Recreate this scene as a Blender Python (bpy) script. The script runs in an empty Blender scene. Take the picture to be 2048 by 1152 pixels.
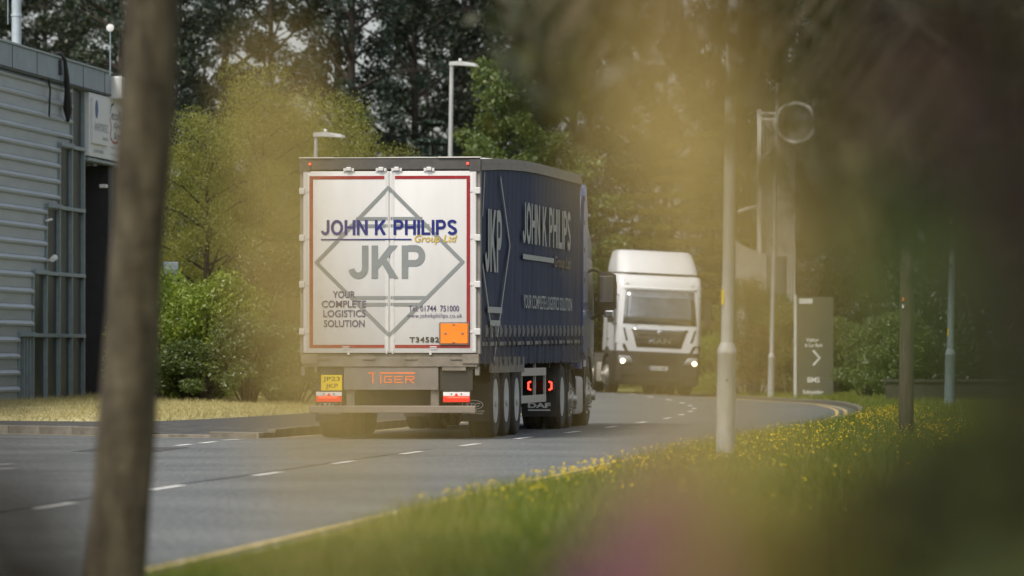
import bpy, bmesh, math, random
import numpy as np
from mathutils import Vector, Matrix, geometry

R = math.radians
sc = bpy.context.scene
col = sc.collection

# ------------------------------------------------------------------ camera
cd = bpy.data.cameras.new('camera')
cam = bpy.data.objects.new('camera', cd)
col.objects.link(cam)
cam.location = (0, 0, 1.25)
cam.rotation_euler = (R(90), 0, 0)
cd.lens = 200
cd.sensor_width = 36
cd.shift_y = 125 / 2048
cd.clip_start = 0.05
cd.clip_end = 3000
cd.dof.use_dof = True
cd.dof.focus_distance = 82
cd.dof.aperture_fstop = 2.8
sc.camera = cam

# ------------------------------------------------------------------ sky and sun
SUN_EL, SUN_AZ = 54.0, 212.0          # azimuth clockwise from +Y (the view direction)
w = bpy.data.worlds.new('World')
sc.world = w
w.use_nodes = True
nt = w.node_tree
nt.nodes.clear()
sky = nt.nodes.new('ShaderNodeTexSky')
sky.sky_type = 'NISHITA'
sky.sun_disc = False
sky.sun_elevation = R(SUN_EL)
sky.sun_rotation = R(SUN_AZ)
sky.air_density = 1.0
sky.dust_density = 3.0
sky.ozone_density = 1.0
hs = nt.nodes.new('ShaderNodeHueSaturation')
hs.inputs['Saturation'].default_value = 0.42      # thin high cloud: a whitened sky
bg = nt.nodes.new('ShaderNodeBackground')
bg.inputs['Strength'].default_value = 0.12
ow = nt.nodes.new('ShaderNodeOutputWorld')
nt.links.new(sky.outputs[0], hs.inputs['Color'])
nt.links.new(hs.outputs[0], bg.inputs['Color'])
nt.links.new(bg.outputs[0], ow.inputs['Surface'])

sl = bpy.data.lights.new('sun', 'SUN')
sl.energy = 2.0
sl.angle = R(18)
sl.color = (1.0, 0.93, 0.80)
sun = bpy.data.objects.new('sun', sl)
col.objects.link(sun)
sv = Vector((math.sin(R(SUN_AZ)) * math.cos(R(SUN_EL)), math.cos(R(SUN_AZ)) * math.cos(R(SUN_EL)), math.sin(R(SUN_EL))))
sun.rotation_euler = sv.to_track_quat('Z', 'Y').to_euler()
sun.location = sv * 60

sc.view_settings.view_transform = 'Standard'
sc.view_settings.look = 'None'
sc.view_settings.exposure = 0.68
sc.view_settings.gamma = 1.0
sc.view_settings.use_curve_mapping = False
try:
    sc.cycles.use_denoising = True
    sc.cycles.max_bounces = 6
    sc.cycles.diffuse_bounces = 3
    sc.cycles.glossy_bounces = 3
    sc.cycles.transmission_bounces = 4
    sc.cycles.transparent_max_bounces = 4
except Exception:
    pass

# ------------------------------------------------------------------ helpers
F, H, YH = 11378.0, 1.25, 701.0
def gx(px, d): return (px - 1024) * d / F            # metres to the side at distance d
def gz(py, d): return H + (YH - py) * d / F          # metres above the road at distance d

def material(name, c, rough=0.6, metal=0.0, var=0.12, scale=6.0, c2=None, bump=0.0, bscale=40.0, spec=0.4,
             emit=None, estr=0.0, coat=0.0, stretch=None):
    m = bpy.data.materials.new(name)
    m.use_nodes = True
    t = m.node_tree
    p = t.nodes['Principled BSDF']
    p.inputs['Roughness'].default_value = rough
    p.inputs['Metallic'].default_value = metal
    p.inputs['Specular IOR Level'].default_value = spec
    p.inputs['Coat Weight'].default_value = coat
    c = tuple(c)
    if c2 is None:
        lo = tuple(max(0, x * (1 - var)) for x in c)
        hi = tuple(min(1, x * (1 + var)) for x in c)
    else:
        lo, hi = c, tuple(c2)
    tc = t.nodes.new('ShaderNodeTexCoord')
    mp = t.nodes.new('ShaderNodeMapping')
    if stretch:
        mp.inputs['Scale'].default_value = stretch
    n = t.nodes.new('ShaderNodeTexNoise')
    n.inputs['Scale'].default_value = scale
    n.inputs['Detail'].default_value = 6
    n.inputs['Roughness'].default_value = 0.65
    r = t.nodes.new('ShaderNodeValToRGB')
    r.color_ramp.elements[0].position = 0.32
    r.color_ramp.elements[1].position = 0.68
    r.color_ramp.elements[0].color = lo + (1,)
    r.color_ramp.elements[1].color = hi + (1,)
    t.links.new(tc.outputs['Object'], mp.inputs['Vector'])
    t.links.new(mp.outputs[0], n.inputs['Vector'])
    t.links.new(n.outputs['Fac'], r.inputs['Fac'])
    t.links.new(r.outputs['Color'], p.inputs['Base Color'])
    if bump:
        n2 = t.nodes.new('ShaderNodeTexNoise')
        n2.inputs['Scale'].default_value = bscale
        n2.inputs['Detail'].default_value = 5
        b = t.nodes.new('ShaderNodeBump')
        b.inputs['Strength'].default_value = bump
        b.inputs['Distance'].default_value = 0.02
        t.links.new(tc.outputs['Object'], n2.inputs['Vector'])
        t.links.new(n2.outputs['Fac'], b.inputs['Height'])
        t.links.new(b.outputs[0], p.inputs['Normal'])
    if emit:
        p.inputs['Emission Color'].default_value = tuple(emit) + (1,)
        p.inputs['Emission Strength'].default_value = estr
    return m

def asphalt_material(name, lo, hi):
    m = bpy.data.materials.new(name); m.use_nodes = True
    t = m.node_tree; p = t.nodes['Principled BSDF']
    p.inputs['Roughness'].default_value = 0.78
    p.inputs['Specular IOR Level'].default_value = 0.35
    tc = t.nodes.new('ShaderNodeTexCoord')
    def noise(scale, detail, rough, p0, p1, c0, c1, st=None):
        n = t.nodes.new('ShaderNodeTexNoise'); n.inputs['Scale'].default_value = scale
        n.inputs['Detail'].default_value = detail; n.inputs['Roughness'].default_value = rough
        r = t.nodes.new('ShaderNodeValToRGB')
        r.color_ramp.elements[0].position, r.color_ramp.elements[1].position = p0, p1
        r.color_ramp.elements[0].color, r.color_ramp.elements[1].color = c0 + (1,), c1 + (1,)
        mp = t.nodes.new('ShaderNodeMapping'); mp.inputs['Scale'].default_value = st or (1, 1, 1)
        t.links.new(tc.outputs['Object'], mp.inputs['Vector']); t.links.new(mp.outputs[0], n.inputs['Vector']); t.links.new(n.outputs['Fac'], r.inputs['Fac'])
        return n, r
    def mul(x, y):
        k = t.nodes.new('ShaderNodeMix'); k.data_type = 'RGBA'; k.blend_type = 'MULTIPLY'; k.inputs[0].default_value = 1
        t.links.new(x, k.inputs[6]); t.links.new(y, k.inputs[7]); return k.outputs[2]
    n1, r1 = noise(0.35, 5, .6, .3, .7, lo, hi)                                   # worn patches
    n2, r2 = noise(24, 3, .7, .38, .62, (.55, .55, .55), (1.45, 1.45, 1.42))       # chippings
    n3, r3 = noise(5.5, 4, .75, .36, .64, (.74, .74, .75), (1.25, 1.25, 1.23), (3.2, .42, 1))      # wear drawn out along the lane
    c = mul(mul(r1.outputs[0], r2.outputs[0]), r3.outputs[0])
    t.links.new(c, p.inputs['Base Color'])
    b = t.nodes.new('ShaderNodeBump'); b.inputs['Strength'].default_value = .8; b.inputs['Distance'].default_value = .015
    t.links.new(n2.outputs['Fac'], b.inputs['Height']); t.links.new(b.outputs[0], p.inputs['Normal'])
    return m

def leaf_material(name, c1, c2, trans=0.35, gloss=0.05, c3=None, patch=None, pscale=.5):
    m = bpy.data.materials.new(name)
    m.use_nodes = True
    t = m.node_tree
    t.nodes.clear()
    out = t.nodes.new('ShaderNodeOutputMaterial')
    g = t.nodes.new('ShaderNodeNewGeometry')
    r = t.nodes.new('ShaderNodeValToRGB')
    r.color_ramp.elements[0].color = tuple(c1) + (1,)
    r.color_ramp.elements[1].color = tuple(c2) + (1,)
    if c3:
        e = r.color_ramp.elements.new(0.93)
        e.color = tuple(c2) + (1,)
        r.color_ramp.elements[-1].color = tuple(c3) + (1,)
    d = t.nodes.new('ShaderNodeBsdfDiffuse')
    tr = t.nodes.new('ShaderNodeBsdfTranslucent')
    gl = t.nodes.new('ShaderNodeBsdfGlossy')
    gl.inputs['Roughness'].default_value = 0.45
    mx = t.nodes.new('ShaderNodeMixShader')
    mx.inputs[0].default_value = trans
    mx2 = t.nodes.new('ShaderNodeMixShader')
    mx2.inputs[0].default_value = gloss
    t.links.new(g.outputs['Random Per Island'], r.inputs['Fac'])
    src = r.outputs[0]
    if patch:                                   # drifts of another tone across the sward
        tc = t.nodes.new('ShaderNodeTexCoord'); n = t.nodes.new('ShaderNodeTexNoise')
        n.inputs['Scale'].default_value = pscale; n.inputs['Detail'].default_value = 3
        pr = t.nodes.new('ShaderNodeValToRGB')
        pr.color_ramp.elements[0].position, pr.color_ramp.elements[1].position = .42, .60
        pr.color_ramp.elements[0].color = (1, 1, 1, 1); pr.color_ramp.elements[1].color = tuple(patch) + (1,)
        k = t.nodes.new('ShaderNodeMix'); k.data_type = 'RGBA'; k.blend_type = 'MULTIPLY'; k.inputs[0].default_value = 1
        t.links.new(tc.outputs['Object'], n.inputs['Vector']); t.links.new(n.outputs['Fac'], pr.inputs['Fac'])
        t.links.new(src, k.inputs[6]); t.links.new(pr.outputs[0], k.inputs[7]); src = k.outputs[2]
    t.links.new(src, d.inputs['Color'])
    t.links.new(src, tr.inputs['Color'])
    t.links.new(d.outputs[0], mx.inputs[1])
    t.links.new(tr.outputs[0], mx.inputs[2])
    t.links.new(mx.outputs[0], mx2.inputs[1])
    t.links.new(gl.outputs[0], mx2.inputs[2])
    t.links.new(mx2.outputs[0], out.inputs['Surface'])
    return m

def link(name, me, mat=None, parent=None):
    o = bpy.data.objects.new(name, me)
    col.objects.link(o)
    if mat is not None:
        me.materials.append(mat)
    if parent is not None:
        o.parent = parent
    return o

def tag(o, label=None, cat=None, group=None, kind=None):
    if label: o['label'] = label
    if cat: o['category'] = cat
    if group: o['group'] = group
    if kind: o['kind'] = kind
    return o

def empty(name, loc=(0, 0, 0), rz=0.0, label=None, cat=None, group=None, kind=None):
    o = bpy.data.objects.new(name, None)
    o.empty_display_size = 0.3
    col.objects.link(o)
    o.location = loc
    o.rotation_euler = (0, 0, rz)
    return tag(o, label, cat, group, kind)

def copy_tree(o, parent=None):
    c = o.copy()
    col.objects.link(c)
    if parent is not None:
        c.parent = parent
    for ch in list(o.children):
        copy_tree(ch, c)
    return c

class MB:
    """collects solids; build() makes ONE mesh object"""
    def __init__(s): s.v, s.f = [], []
    def add(s, vs, fs):
        b = len(s.v)
        s.v += [tuple(v) for v in vs]
        s.f += [tuple(i + b for i in f) for f in fs]
        return s
    def box(s, x0, x1, y0, y1, z0, z1):
        return s.add([(x0, y0, z0), (x1, y0, z0), (x1, y1, z0), (x0, y1, z0), (x0, y0, z1), (x1, y0, z1), (x1, y1, z1), (x0, y1, z1)],
                     [(3, 2, 1, 0), (4, 5, 6, 7), (0, 1, 5, 4), (1, 2, 6, 5), (2, 3, 7, 6), (3, 0, 4, 7)])
    def bbox(s, x0, x1, y0, y1, z0, z1, b=0.01):
        bm = bmesh.new()
        r = bmesh.ops.create_cube(bm, size=1)
        for v in bm.verts:
            v.co = ((x0 + x1) / 2 + v.co.x * (x1 - x0), (y0 + y1) / 2 + v.co.y * (y1 - y0), (z0 + z1) / 2 + v.co.z * (z1 - z0))
        bmesh.ops.bevel(bm, geom=bm.edges[:], offset=b, segments=2, affect='EDGES', profile=0.5)
        bm.verts.index_update()
        s.add([v.co[:] for v in bm.verts], [[v.index for v in f.verts] for f in bm.faces])
        bm.free()
        return s
    def prism(s, pts, ax, a0, a1):
        """polygon pts (2D) extruded along axis ax ('x','y','z') from a0 to a1"""
        n = len(pts)
        def P(p, a):
            return {'x': (a, p[0], p[1]), 'y': (p[0], a, p[1]), 'z': (p[0], p[1], a)}[ax]
        vs = [P(p, a0) for p in pts] + [P(p, a1) for p in pts]
        fs = [tuple(range(n))[::-1], tuple(range(n, 2 * n))]
        for i in range(n):
            j = (i + 1) % n
            fs.append((i, j, n + j, n + i))
        return s.add(vs, fs)
    def tube(s, pts, rads, n=8, cap=True):
        pts = [Vector(p) for p in pts]
        if not hasattr(rads, '__len__'): rads = [rads] * len(pts)
        vs, fs = [], []
        prev = None
        for i, p in enumerate(pts):
            d = (pts[min(i + 1, len(pts) - 1)] - pts[max(i - 1, 0)]).normalized()
            if prev is None:
                u = d.orthogonal().normalized()
            else:
                u = (prev - d * prev.dot(d))
                u = u.normalized() if u.length > 1e-6 else d.orthogonal().normalized()
            prev = u
            v = d.cross(u)
            for k in range(n):
                a = 2 * math.pi * k / n
                vs.append(p + (u * math.cos(a) + v * math.sin(a)) * rads[i])
        for i in range(len(pts) - 1):
            for k in range(n):
                k2 = (k + 1) % n
                fs.append((i * n + k, i * n + k2, (i + 1) * n + k2, (i + 1) * n + k))
        if cap:
            fs.append(tuple(range(n))[::-1])
            fs.append(tuple((len(pts) - 1) * n + k for k in range(n)))
        return s.add(vs, fs)
    def lathe(s, prof, c, ax='x', n=28, closed=False):
        """prof: (radius, along-axis) pairs"""
        vs, fs = [], []
        for r, a in prof:
            for k in range(n):
                t = 2 * math.pi * k / n
                q, e = r * math.cos(t), r * math.sin(t)
                if ax == 'x': vs.append((c[0] + a, c[1] + q, c[2] + e))
                elif ax == 'y': vs.append((c[0] + q, c[1] + a, c[2] + e))
                else: vs.append((c[0] + q, c[1] + e, c[2] + a))
        m = len(prof)
        for i in range(m if closed else m - 1):
            j = (i + 1) % m
            for k in range(n):
                k2 = (k + 1) % n
                fs.append((i * n + k, i * n + k2, j * n + k2, j * n + k))
        if not closed:
            fs.append(tuple(range(n))[::-1])
            fs.append(tuple((m - 1) * n + k for k in range(n)))
        return s.add(vs, fs)
    def sheet(s, x0, x1, z0, z1, y):        # single upright face looking towards -y
        return s.add([(x0, y, z0), (x1, y, z0), (x1, y, z1), (x0, y, z1)], [(0, 1, 2, 3)])
    def loft(s, rings, cap=True):
        n = len(rings[0])
        vs = [p for r in rings for p in r]
        fs = []
        for i in range(len(rings) - 1):
            for k in range(n):
                k2 = (k + 1) % n
                fs.append((i * n + k, i * n + k2, (i + 1) * n + k2, (i + 1) * n + k))
        if cap:
            fs.append(tuple(range(n))[::-1])
            fs.append(tuple((len(rings) - 1) * n + k for k in range(n)))
        return s.add(vs, fs)
    def mesh(s, name, smooth=None):
        me = bpy.data.meshes.new(name)
        me.from_pydata(s.v, [], s.f)
        bm = bmesh.new()
        bm.from_mesh(me)
        bmesh.ops.recalc_face_normals(bm, faces=bm.faces[:])
        bm.to_mesh(me)
        bm.free()
        if smooth:
            me.shade_smooth()
            me.set_sharp_from_angle(angle=R(smooth))
        return me
    def build(s, name, mat, parent=None, smooth=None):
        return link(name, s.mesh(name, smooth), mat, parent)

def text_mesh(body, w_, h_, bold=0.0, shear=0.0, space=1.0):
    cu = bpy.data.curves.new('t', 'FONT')
    cu.body = body
    cu.size = 1
    cu.offset = bold
    cu.shear = shear
    cu.space_character = space
    cu.resolution_u = 3
    ob = bpy.data.objects.new('t', cu)
    col.objects.link(ob)
    dg = bpy.context.evaluated_depsgraph_get()
    dg.update()
    me = bpy.data.meshes.new_from_object(ob.evaluated_get(dg))
    bpy.data.objects.remove(ob)
    n = len(me.vertices)
    co = np.empty(n * 3)
    me.vertices.foreach_get('co', co)
    co = co.reshape(-1, 3)
    mn, mx = co.min(0), co.max(0)
    u = (co[:, 0] - mn[0]) / max(mx[0] - mn[0], 1e-6) * w_
    v = (co[:, 1] - mn[1]) / max(mx[1] - mn[1], 1e-6) * h_
    me.materials.clear()
    return me, u, v

def lettering(name, body, x0, x1, z0, z1, y, mat, parent, bold=0.0, shear=0.0, space=1.0, plane='rear', sgn=1):
    """flat lettering in the box x0..x1, z0..z1; plane rear = facing -y at y, side = facing +x at x=y (x0..x1 run along y),
    front = facing +y (reads along -x)"""
    me, u, v = text_mesh(body, abs(x1 - x0), z1 - z0, bold, shear, space)
    co = np.zeros((len(u), 3))
    if plane == 'rear':
        co[:, 0], co[:, 1], co[:, 2] = x0 + u, y, z0 + v
    elif plane == 'side':
        co[:, 0], co[:, 1], co[:, 2] = y, x0 + u, z0 + v
    else:
        co[:, 0], co[:, 1], co[:, 2] = x0 - u, y, z0 + v
    me.vertices.foreach_set('co', co.ravel())
    me.update()
    return link(name, me, mat, parent)

def ribbon(mb, pts, t, closed=False):
    """2-D mitred ribbon without overlaps; returns (verts2d, faces)"""
    P = [Vector(p) for p in pts]
    n = len(P)
    vs, fs = [], []
    for i in range(n):
        a_ = P[(i - 1) % n] if (closed or i > 0) else None
        b_ = P[(i + 1) % n] if (closed or i < n - 1) else None
        d0 = (P[i] - a_).normalized() if a_ is not None else (b_ - P[i]).normalized()
        d1 = (b_ - P[i]).normalized() if b_ is not None else d0
        m_ = Vector((-(d0.y + d1.y), d0.x + d1.x)).normalized()
        k = m_.dot(Vector((-d0.y, d0.x)))
        o = m_ * (t / 2 / max(k, .5))
        vs += [P[i] - o, P[i] + o]
    for i in range(n if closed else n - 1):
        j = (i + 1) % n
        fs.append((2 * i, 2 * j, 2 * j + 1, 2 * i + 1))
    return vs, fs
def arc(cx_, cy_, rx, ry, a0, a1, n=9):
    return [(cx_ + rx * math.cos(R(a0 + (a1 - a0) * k / (n - 1))), cy_ + ry * math.sin(R(a0 + (a1 - a0) * k / (n - 1)))) for k in range(n)]
def glyph(ch, t=.19):
    """bold block capital, height 1: width and polygons"""
    h = t / 2
    V, Fs = [], []
    def poly(p): Fs.append(tuple(range(len(V), len(V) + len(p)))); V.extend(p)
    def rib(p, closed=False):
        vs, fs = ribbon(None, p, t, closed); b = len(V); V.extend([tuple(v) for v in vs]); Fs.extend([tuple(i + b for i in f) for f in fs])
    if ch == 'J': w = .60; rib([(w - h, 1)] + [(w - h, .32)] + arc(w / 2, .32, w / 2 - h, .32 - h * .9, -8, -172, 9))
    elif ch == 'O': w = .86; rib(arc(w / 2, .5, w / 2 - h, .5 - h * .85, 0, 348.75, 32), True)
    elif ch == 'H': w = .76; poly([(0, 0), (t, 0), (t, .42), (w - t, .42), (w - t, 0), (w, 0), (w, 1), (w - t, 1), (w - t, .59), (t, .59), (t, 1), (0, 1)])
    elif ch == 'N': w = .76; poly([(0, 0), (t, 0), (t, .66), (w - t * 1.02, 0), (w, 0), (w, 1), (w - t, 1), (w - t, .34), (t * 1.02, 1), (0, 1)])
    elif ch == 'K': w = .80; poly([(0, 0), (t, 0), (t, .30), (t + .13, .44), (w - .24, 0), (w, 0), (t + .265, .58), (w - .02, 1), (w - .27, 1), (t, .55), (t, 1), (0, 1)])
    elif ch == 'P': w = .70; poly([(0, 0), (t, 0), (t, 1), (0, 1)]); rib([(t, 1 - h * .88), (w - .30, 1 - h * .88)] + arc(w - .30, .69, .30 - h, .31 - h * .88, 80, -80, 9) + [(w - .30, .38 + h * .88), (t, .38 + h * .88)])
    elif ch == 'I': w = t; poly([(0, 0), (t, 0), (t, 1), (0, 1)])
    elif ch == 'L': w = .62; poly([(0, 0), (w, 0), (w, .165), (t, .165), (t, 1), (0, 1)])
    elif ch == 'S': w = .68; rib(arc(w / 2, .735, w / 2 - h, .265 - h * .85, 15, 250, 13) + arc(w / 2, .265, w / 2 - h, .265 - h * .85, 70, -165, 13))
    else: w = .30
    return w, V, Fs
def block_letters(name, body, x0, x1, z0, z1, y, mat, parent, plane='rear', gap=.10):
    X, V, Fs = 0.0, [], []
    for ch in body:
        w_, v, f = glyph(ch)
        b = len(V)
        V += [(X + p[0], p[1]) for p in v]
        Fs += [tuple(i + b for i in q) for q in f]
        X += w_ + gap
    X -= gap
    sx, sz = (x1 - x0) / X, z1 - z0
    co = [(x0 + p[0] * sx, z0 + p[1] * sz) for p in V]
    vs = [(p[0], y, p[1]) if plane == 'rear' else (y, p[0], p[1]) for p in co]
    me = bpy.data.meshes.new(name)
    me.from_pydata(vs, [], Fs)
    return link(name, me, mat, parent)

def strip_line(mb, pts, wid, plane, off):
    """poly-line of given width drawn flat in rear/side plane"""
    for (a, b) in zip(pts[:-1], pts[1:]):
        a, b = Vector(a), Vector(b)
        d = (b - a).normalized()
        n = Vector((-d.y, d.x)) * wid / 2
        e = d * wid * 0.35
        q = [a - e - n, b + e - n, b + e + n, a - e + n]
        if plane == 'rear': vs = [(p.x, off, p.y) for p in q]
        elif plane == 'side': vs = [(off, p.x, p.y) for p in q]
        else: vs = [(p.x, off, p.y) for p in q][::-1]
        mb.add(vs, [(0, 1, 2, 3)])
    return mb

def raw_mesh(name, V, nper, smooth=False):
    """V: (N, nper, 3) -> N separate faces"""
    N = V.shape[0]
    me = bpy.data.meshes.new(name)
    me.vertices.add(N * nper)
    me.vertices.foreach_set('co', np.ascontiguousarray(V, dtype=np.float32).ravel())
    me.loops.add(N * nper)
    me.loops.foreach_set('vertex_index', np.arange(N * nper, dtype=np.int32))
    me.polygons.add(N)
    me.polygons.foreach_set('loop_start', np.arange(0, N * nper, nper, dtype=np.int32))
    try:
        me.polygons.foreach_set('loop_total', np.full(N, nper, dtype=np.int32))
    except Exception:
        pass
    me.update(calc_edges=True)
    return me

def leaf_faces(P, rng, size, aspect=0.5, droop=0.0, vary=0.4, flat=0.0):
    """leaf-shaped (diamond) quads at points P"""
    N = len(P)
    d = rng.normal(size=(N, 3))
    d[:, 2] = d[:, 2] * (1 - flat) - droop
    d /= np.linalg.norm(d, axis=1)[:, None] + 1e-9
    e = rng.normal(size=(N, 3))
    e[:, 2] *= (1 - flat)
    e -= d * (e * d).sum(1)[:, None]
    e /= np.linalg.norm(e, axis=1)[:, None] + 1e-9
    L = size * (1 + vary * rng.uniform(-1, 1, N))[:, None]
    n = np.cross(d, e)
    V = np.empty((N, 4, 3))
    V[:, 0] = P - d * L * 0.5
    V[:, 1] = P + e * L * aspect * 0.5 - d * L * 0.05 + n * L * 0.06
    V[:, 2] = P + d * L * 0.5
    V[:, 3] = P - e * L * aspect * 0.5 - d * L * 0.05 + n * L * 0.06
    return V

# ------------------------------------------------------------------ materials
M = {}
def defm(k, *a, **kw): M[k] = material(k, *a, **kw)
M['asphalt'] = asphalt_material('asphalt', (0.080, 0.087, 0.088), (0.135, 0.140, 0.137))
defm('path_asphalt', (0.055, 0.055, 0.053), 0.9, c2=(0.09, 0.088, 0.083), scale=2, bump=0.6, bscale=60, spec=0.2)
defm('kerb', (0.10, 0.088, 0.068), 0.9, c2=(0.20, 0.18, 0.145), scale=4, bump=0.6)
defm('line_white', (0.42, 0.42, 0.40), 0.7, c2=(0.78, 0.77, 0.73), scale=9)
defm('line_yellow', (0.45, 0.33, 0.12), 0.7, c2=(0.62, 0.47, 0.20), scale=5)
defm('tar', (0.02, 0.02, 0.02), 0.6)
defm('soil', (0.06, 0.06, 0.03), 0.95, c2=(0.09, 0.085, 0.04), scale=1.0, bump=0.5)
defm('lawn', (0.30, 0.275, 0.12), 0.95, c2=(0.46, 0.41, 0.21), scale=0.9, bump=1.0, bscale=12)
defm('verge', (0.09, 0.10, 0.022), 0.95, c2=(0.16, 0.155, 0.04), scale=1.2, bump=0.8, bscale=20)
# vehicles
defm('door_white', (0.54, 0.528, 0.508), 0.38, c2=(0.595, 0.586, 0.572), scale=1.4, stretch=(1.6, 1.6, 0.5), coat=0.12)
defm('header_grey', (0.055, 0.052, 0.048), 0.6, c2=(0.085, 0.08, 0.074), scale=4)
defm('frame_grey', (0.17, 0.15, 0.135), 0.55, c2=(0.25, 0.225, 0.20), scale=4)
defm('cap_pale', (0.55, 0.53, 0.49), 0.45)
defm('steel_dirty', (0.115, 0.098, 0.08), 0.75, c2=(0.24, 0.21, 0.175), scale=3.5, bump=0.2, bscale=25)
defm('panel_grey', (0.15, 0.13, 0.115), 0.65, c2=(0.21, 0.185, 0.165), scale=4, stretch=(1, 1, .5))
defm('bumper_grey', (0.17, 0.14, 0.115), 0.6, c2=(0.23, 0.19, 0.155), scale=6)
defm('black', (0.018, 0.017, 0.016), 0.6, c2=(0.032, 0.03, 0.028), scale=8)
defm('rubber', (0.022, 0.021, 0.019), 0.85, c2=(0.05, 0.045, 0.038), scale=7, bump=0.3)
defm('rim_grey', (0.42, 0.42, 0.41), 0.42, metal=0.3, var=0.15)
defm('rim_alloy', (0.36, 0.35, 0.31), 0.4, metal=0.5, var=0.3)
defm('curtain', (0.008, 0.018, 0.060), 0.6, c2=(0.013, 0.026, 0.078), scale=1.5, bump=0.12, bscale=2.2, spec=0.18)
defm('curtain_print', (0.36, 0.37, 0.36), 0.6)
defm('gold_print', (0.16, 0.10, 0.03), 0.5)
defm('navy', (0.008, 0.014, 0.14), 0.45)
defm('navy_soft', (0.045, 0.035, 0.11), 0.5)
defm('gold', (0.50, 0.34, 0.03), 0.45)
defm('grey_print', (0.20, 0.215, 0.21), 0.5, var=0.04)
defm('red_tape', (0.26, 0.012, 0.016), 0.45, var=0.15)
defm('orange_plate', (0.90, 0.22, 0.012), 0.5, var=0.05)
defm('orange_print', (0.82, 0.20, 0.06), 0.5)
defm('dark_print', (0.03, 0.025, 0.02), 0.6)
defm('plate_yellow', (0.78, 0.55, 0.01), 0.5, var=0.05)
defm('plate_white', (0.62, 0.62, 0.58), 0.5, var=0.05)
defm('lens_red', (0.55, 0.015, 0.01), 0.25, emit=(1, 0.03, 0.015), estr=0.35)
defm('lens_red_lit', (0.8, 0.02, 0.01), 0.25, emit=(1, 0.05, 0.03), estr=2.6)
defm('lens_clear', (0.72, 0.68, 0.66), 0.2)
defm('lamp_lit', (1, 0.9, 0.75), 0.2, emit=(1.0, 0.80, 0.52), estr=6.0)
defm('lamp_glass', (0.30, 0.31, 0.31), 0.15)
defm('cab_blue', (0.035, 0.065, 0.20), 0.30, var=0.05, coat=0.5)
defm('cab_white', (0.66, 0.67, 0.685), 0.30, var=0.02, coat=0.4)
defm('grey_plastic', (0.038, 0.034, 0.030), 0.6, c2=(0.058, 0.052, 0.045), scale=5)
defm('chrome', (0.75, 0.75, 0.75), 0.15, metal=1.0, var=0.02)
defm('glass_dark', (0.30, 0.31, 0.31), 0.10, metal=0.75, var=0.2, spec=1.0)
defm('guard_grey', (0.36, 0.33, 0.29), 0.5, c2=(0.45, 0.41, 0.36), scale=8)
defm('strap', (0.06, 0.06, 0.065), 0.7)
defm('strap_pale', (0.20, 0.20, 0.19), 0.7)
defm('flap_print', (0.62, 0.62, 0.60), 0.6)
# building
defm('cladding', (0.30, 0.335, 0.36), 0.45, metal=0.25, c2=(0.37, 0.41, 0.435), scale=1.5, stretch=(0.4, 0.4, 4))
defm('fascia', (0.17, 0.215, 0.25), 0.5, c2=(0.22, 0.27, 0.30), scale=2)
defm('mullion', (0.22, 0.27, 0.28), 0.45, metal=0.2)
defm('pane', (0.020, 0.022, 0.016), 0.30, var=0.5, spec=0.15, scale=2)
defm('sign_white', (0.60, 0.62, 0.62), 0.5, var=0.04)
defm('sign_blue', (0.02, 0.06, 0.20), 0.5)
defm('sign_grey', (0.30, 0.31, 0.33), 0.5)
defm('sign_dark', (0.06, 0.065, 0.09), 0.5)
defm('sign_red', (0.35, 0.03, 0.02), 0.5)
defm('white_metal', (0.62, 0.62, 0.60), 0.5, var=0.06)
defm('flue', (0.38, 0.43, 0.46), 0.4, metal=0.3)
defm('dark_wall', (0.03, 0.03, 0.03), 0.8)
defm('cable', (0.025, 0.025, 0.028), 0.7)
# street furniture
defm('galv', (0.33, 0.335, 0.33), 0.55, metal=0.2, c2=(0.46, 0.465, 0.455), scale=4, stretch=(3, 3, 1))
defm('galv_base', (0.16, 0.155, 0.14), 0.8)
defm('galv_blue', (0.20, 0.27, 0.29), 0.6, c2=(0.26, 0.33, 0.35), scale=4)
defm('pole_wood', (0.045, 0.034, 0.024), 0.9, c2=(0.10, 0.078, 0.056), scale=9, stretch=(6, 6, 0.4), bump=0.5)
defm('totem', (0.085, 0.085, 0.06), 0.5, var=0.05)
defm('totem_edge', (0.48, 0.49, 0.46), 0.5)
defm('totem_print', (0.62, 0.63, 0.58), 0.5)
defm('tower_clad', (0.45, 0.43, 0.40), 0.6, var=0.08)
defm('tower_clad_b', (0.20, 0.19, 0.17), 0.6, var=0.08)
defm('wall_dark', (0.035, 0.03, 0.024), 0.85, c2=(0.06, 0.05, 0.04), scale=4)
defm('bark', (0.035, 0.027, 0.016), 0.95, c2=(0.15, 0.122, 0.075), scale=4.5, stretch=(2.4, 2.4, 0.7), bump=1.0, bscale=14)
defm('bark_dark', (0.02, 0.017, 0.013), 0.95, c2=(0.045, 0.036, 0.028), scale=6, bump=0.8)
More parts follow.
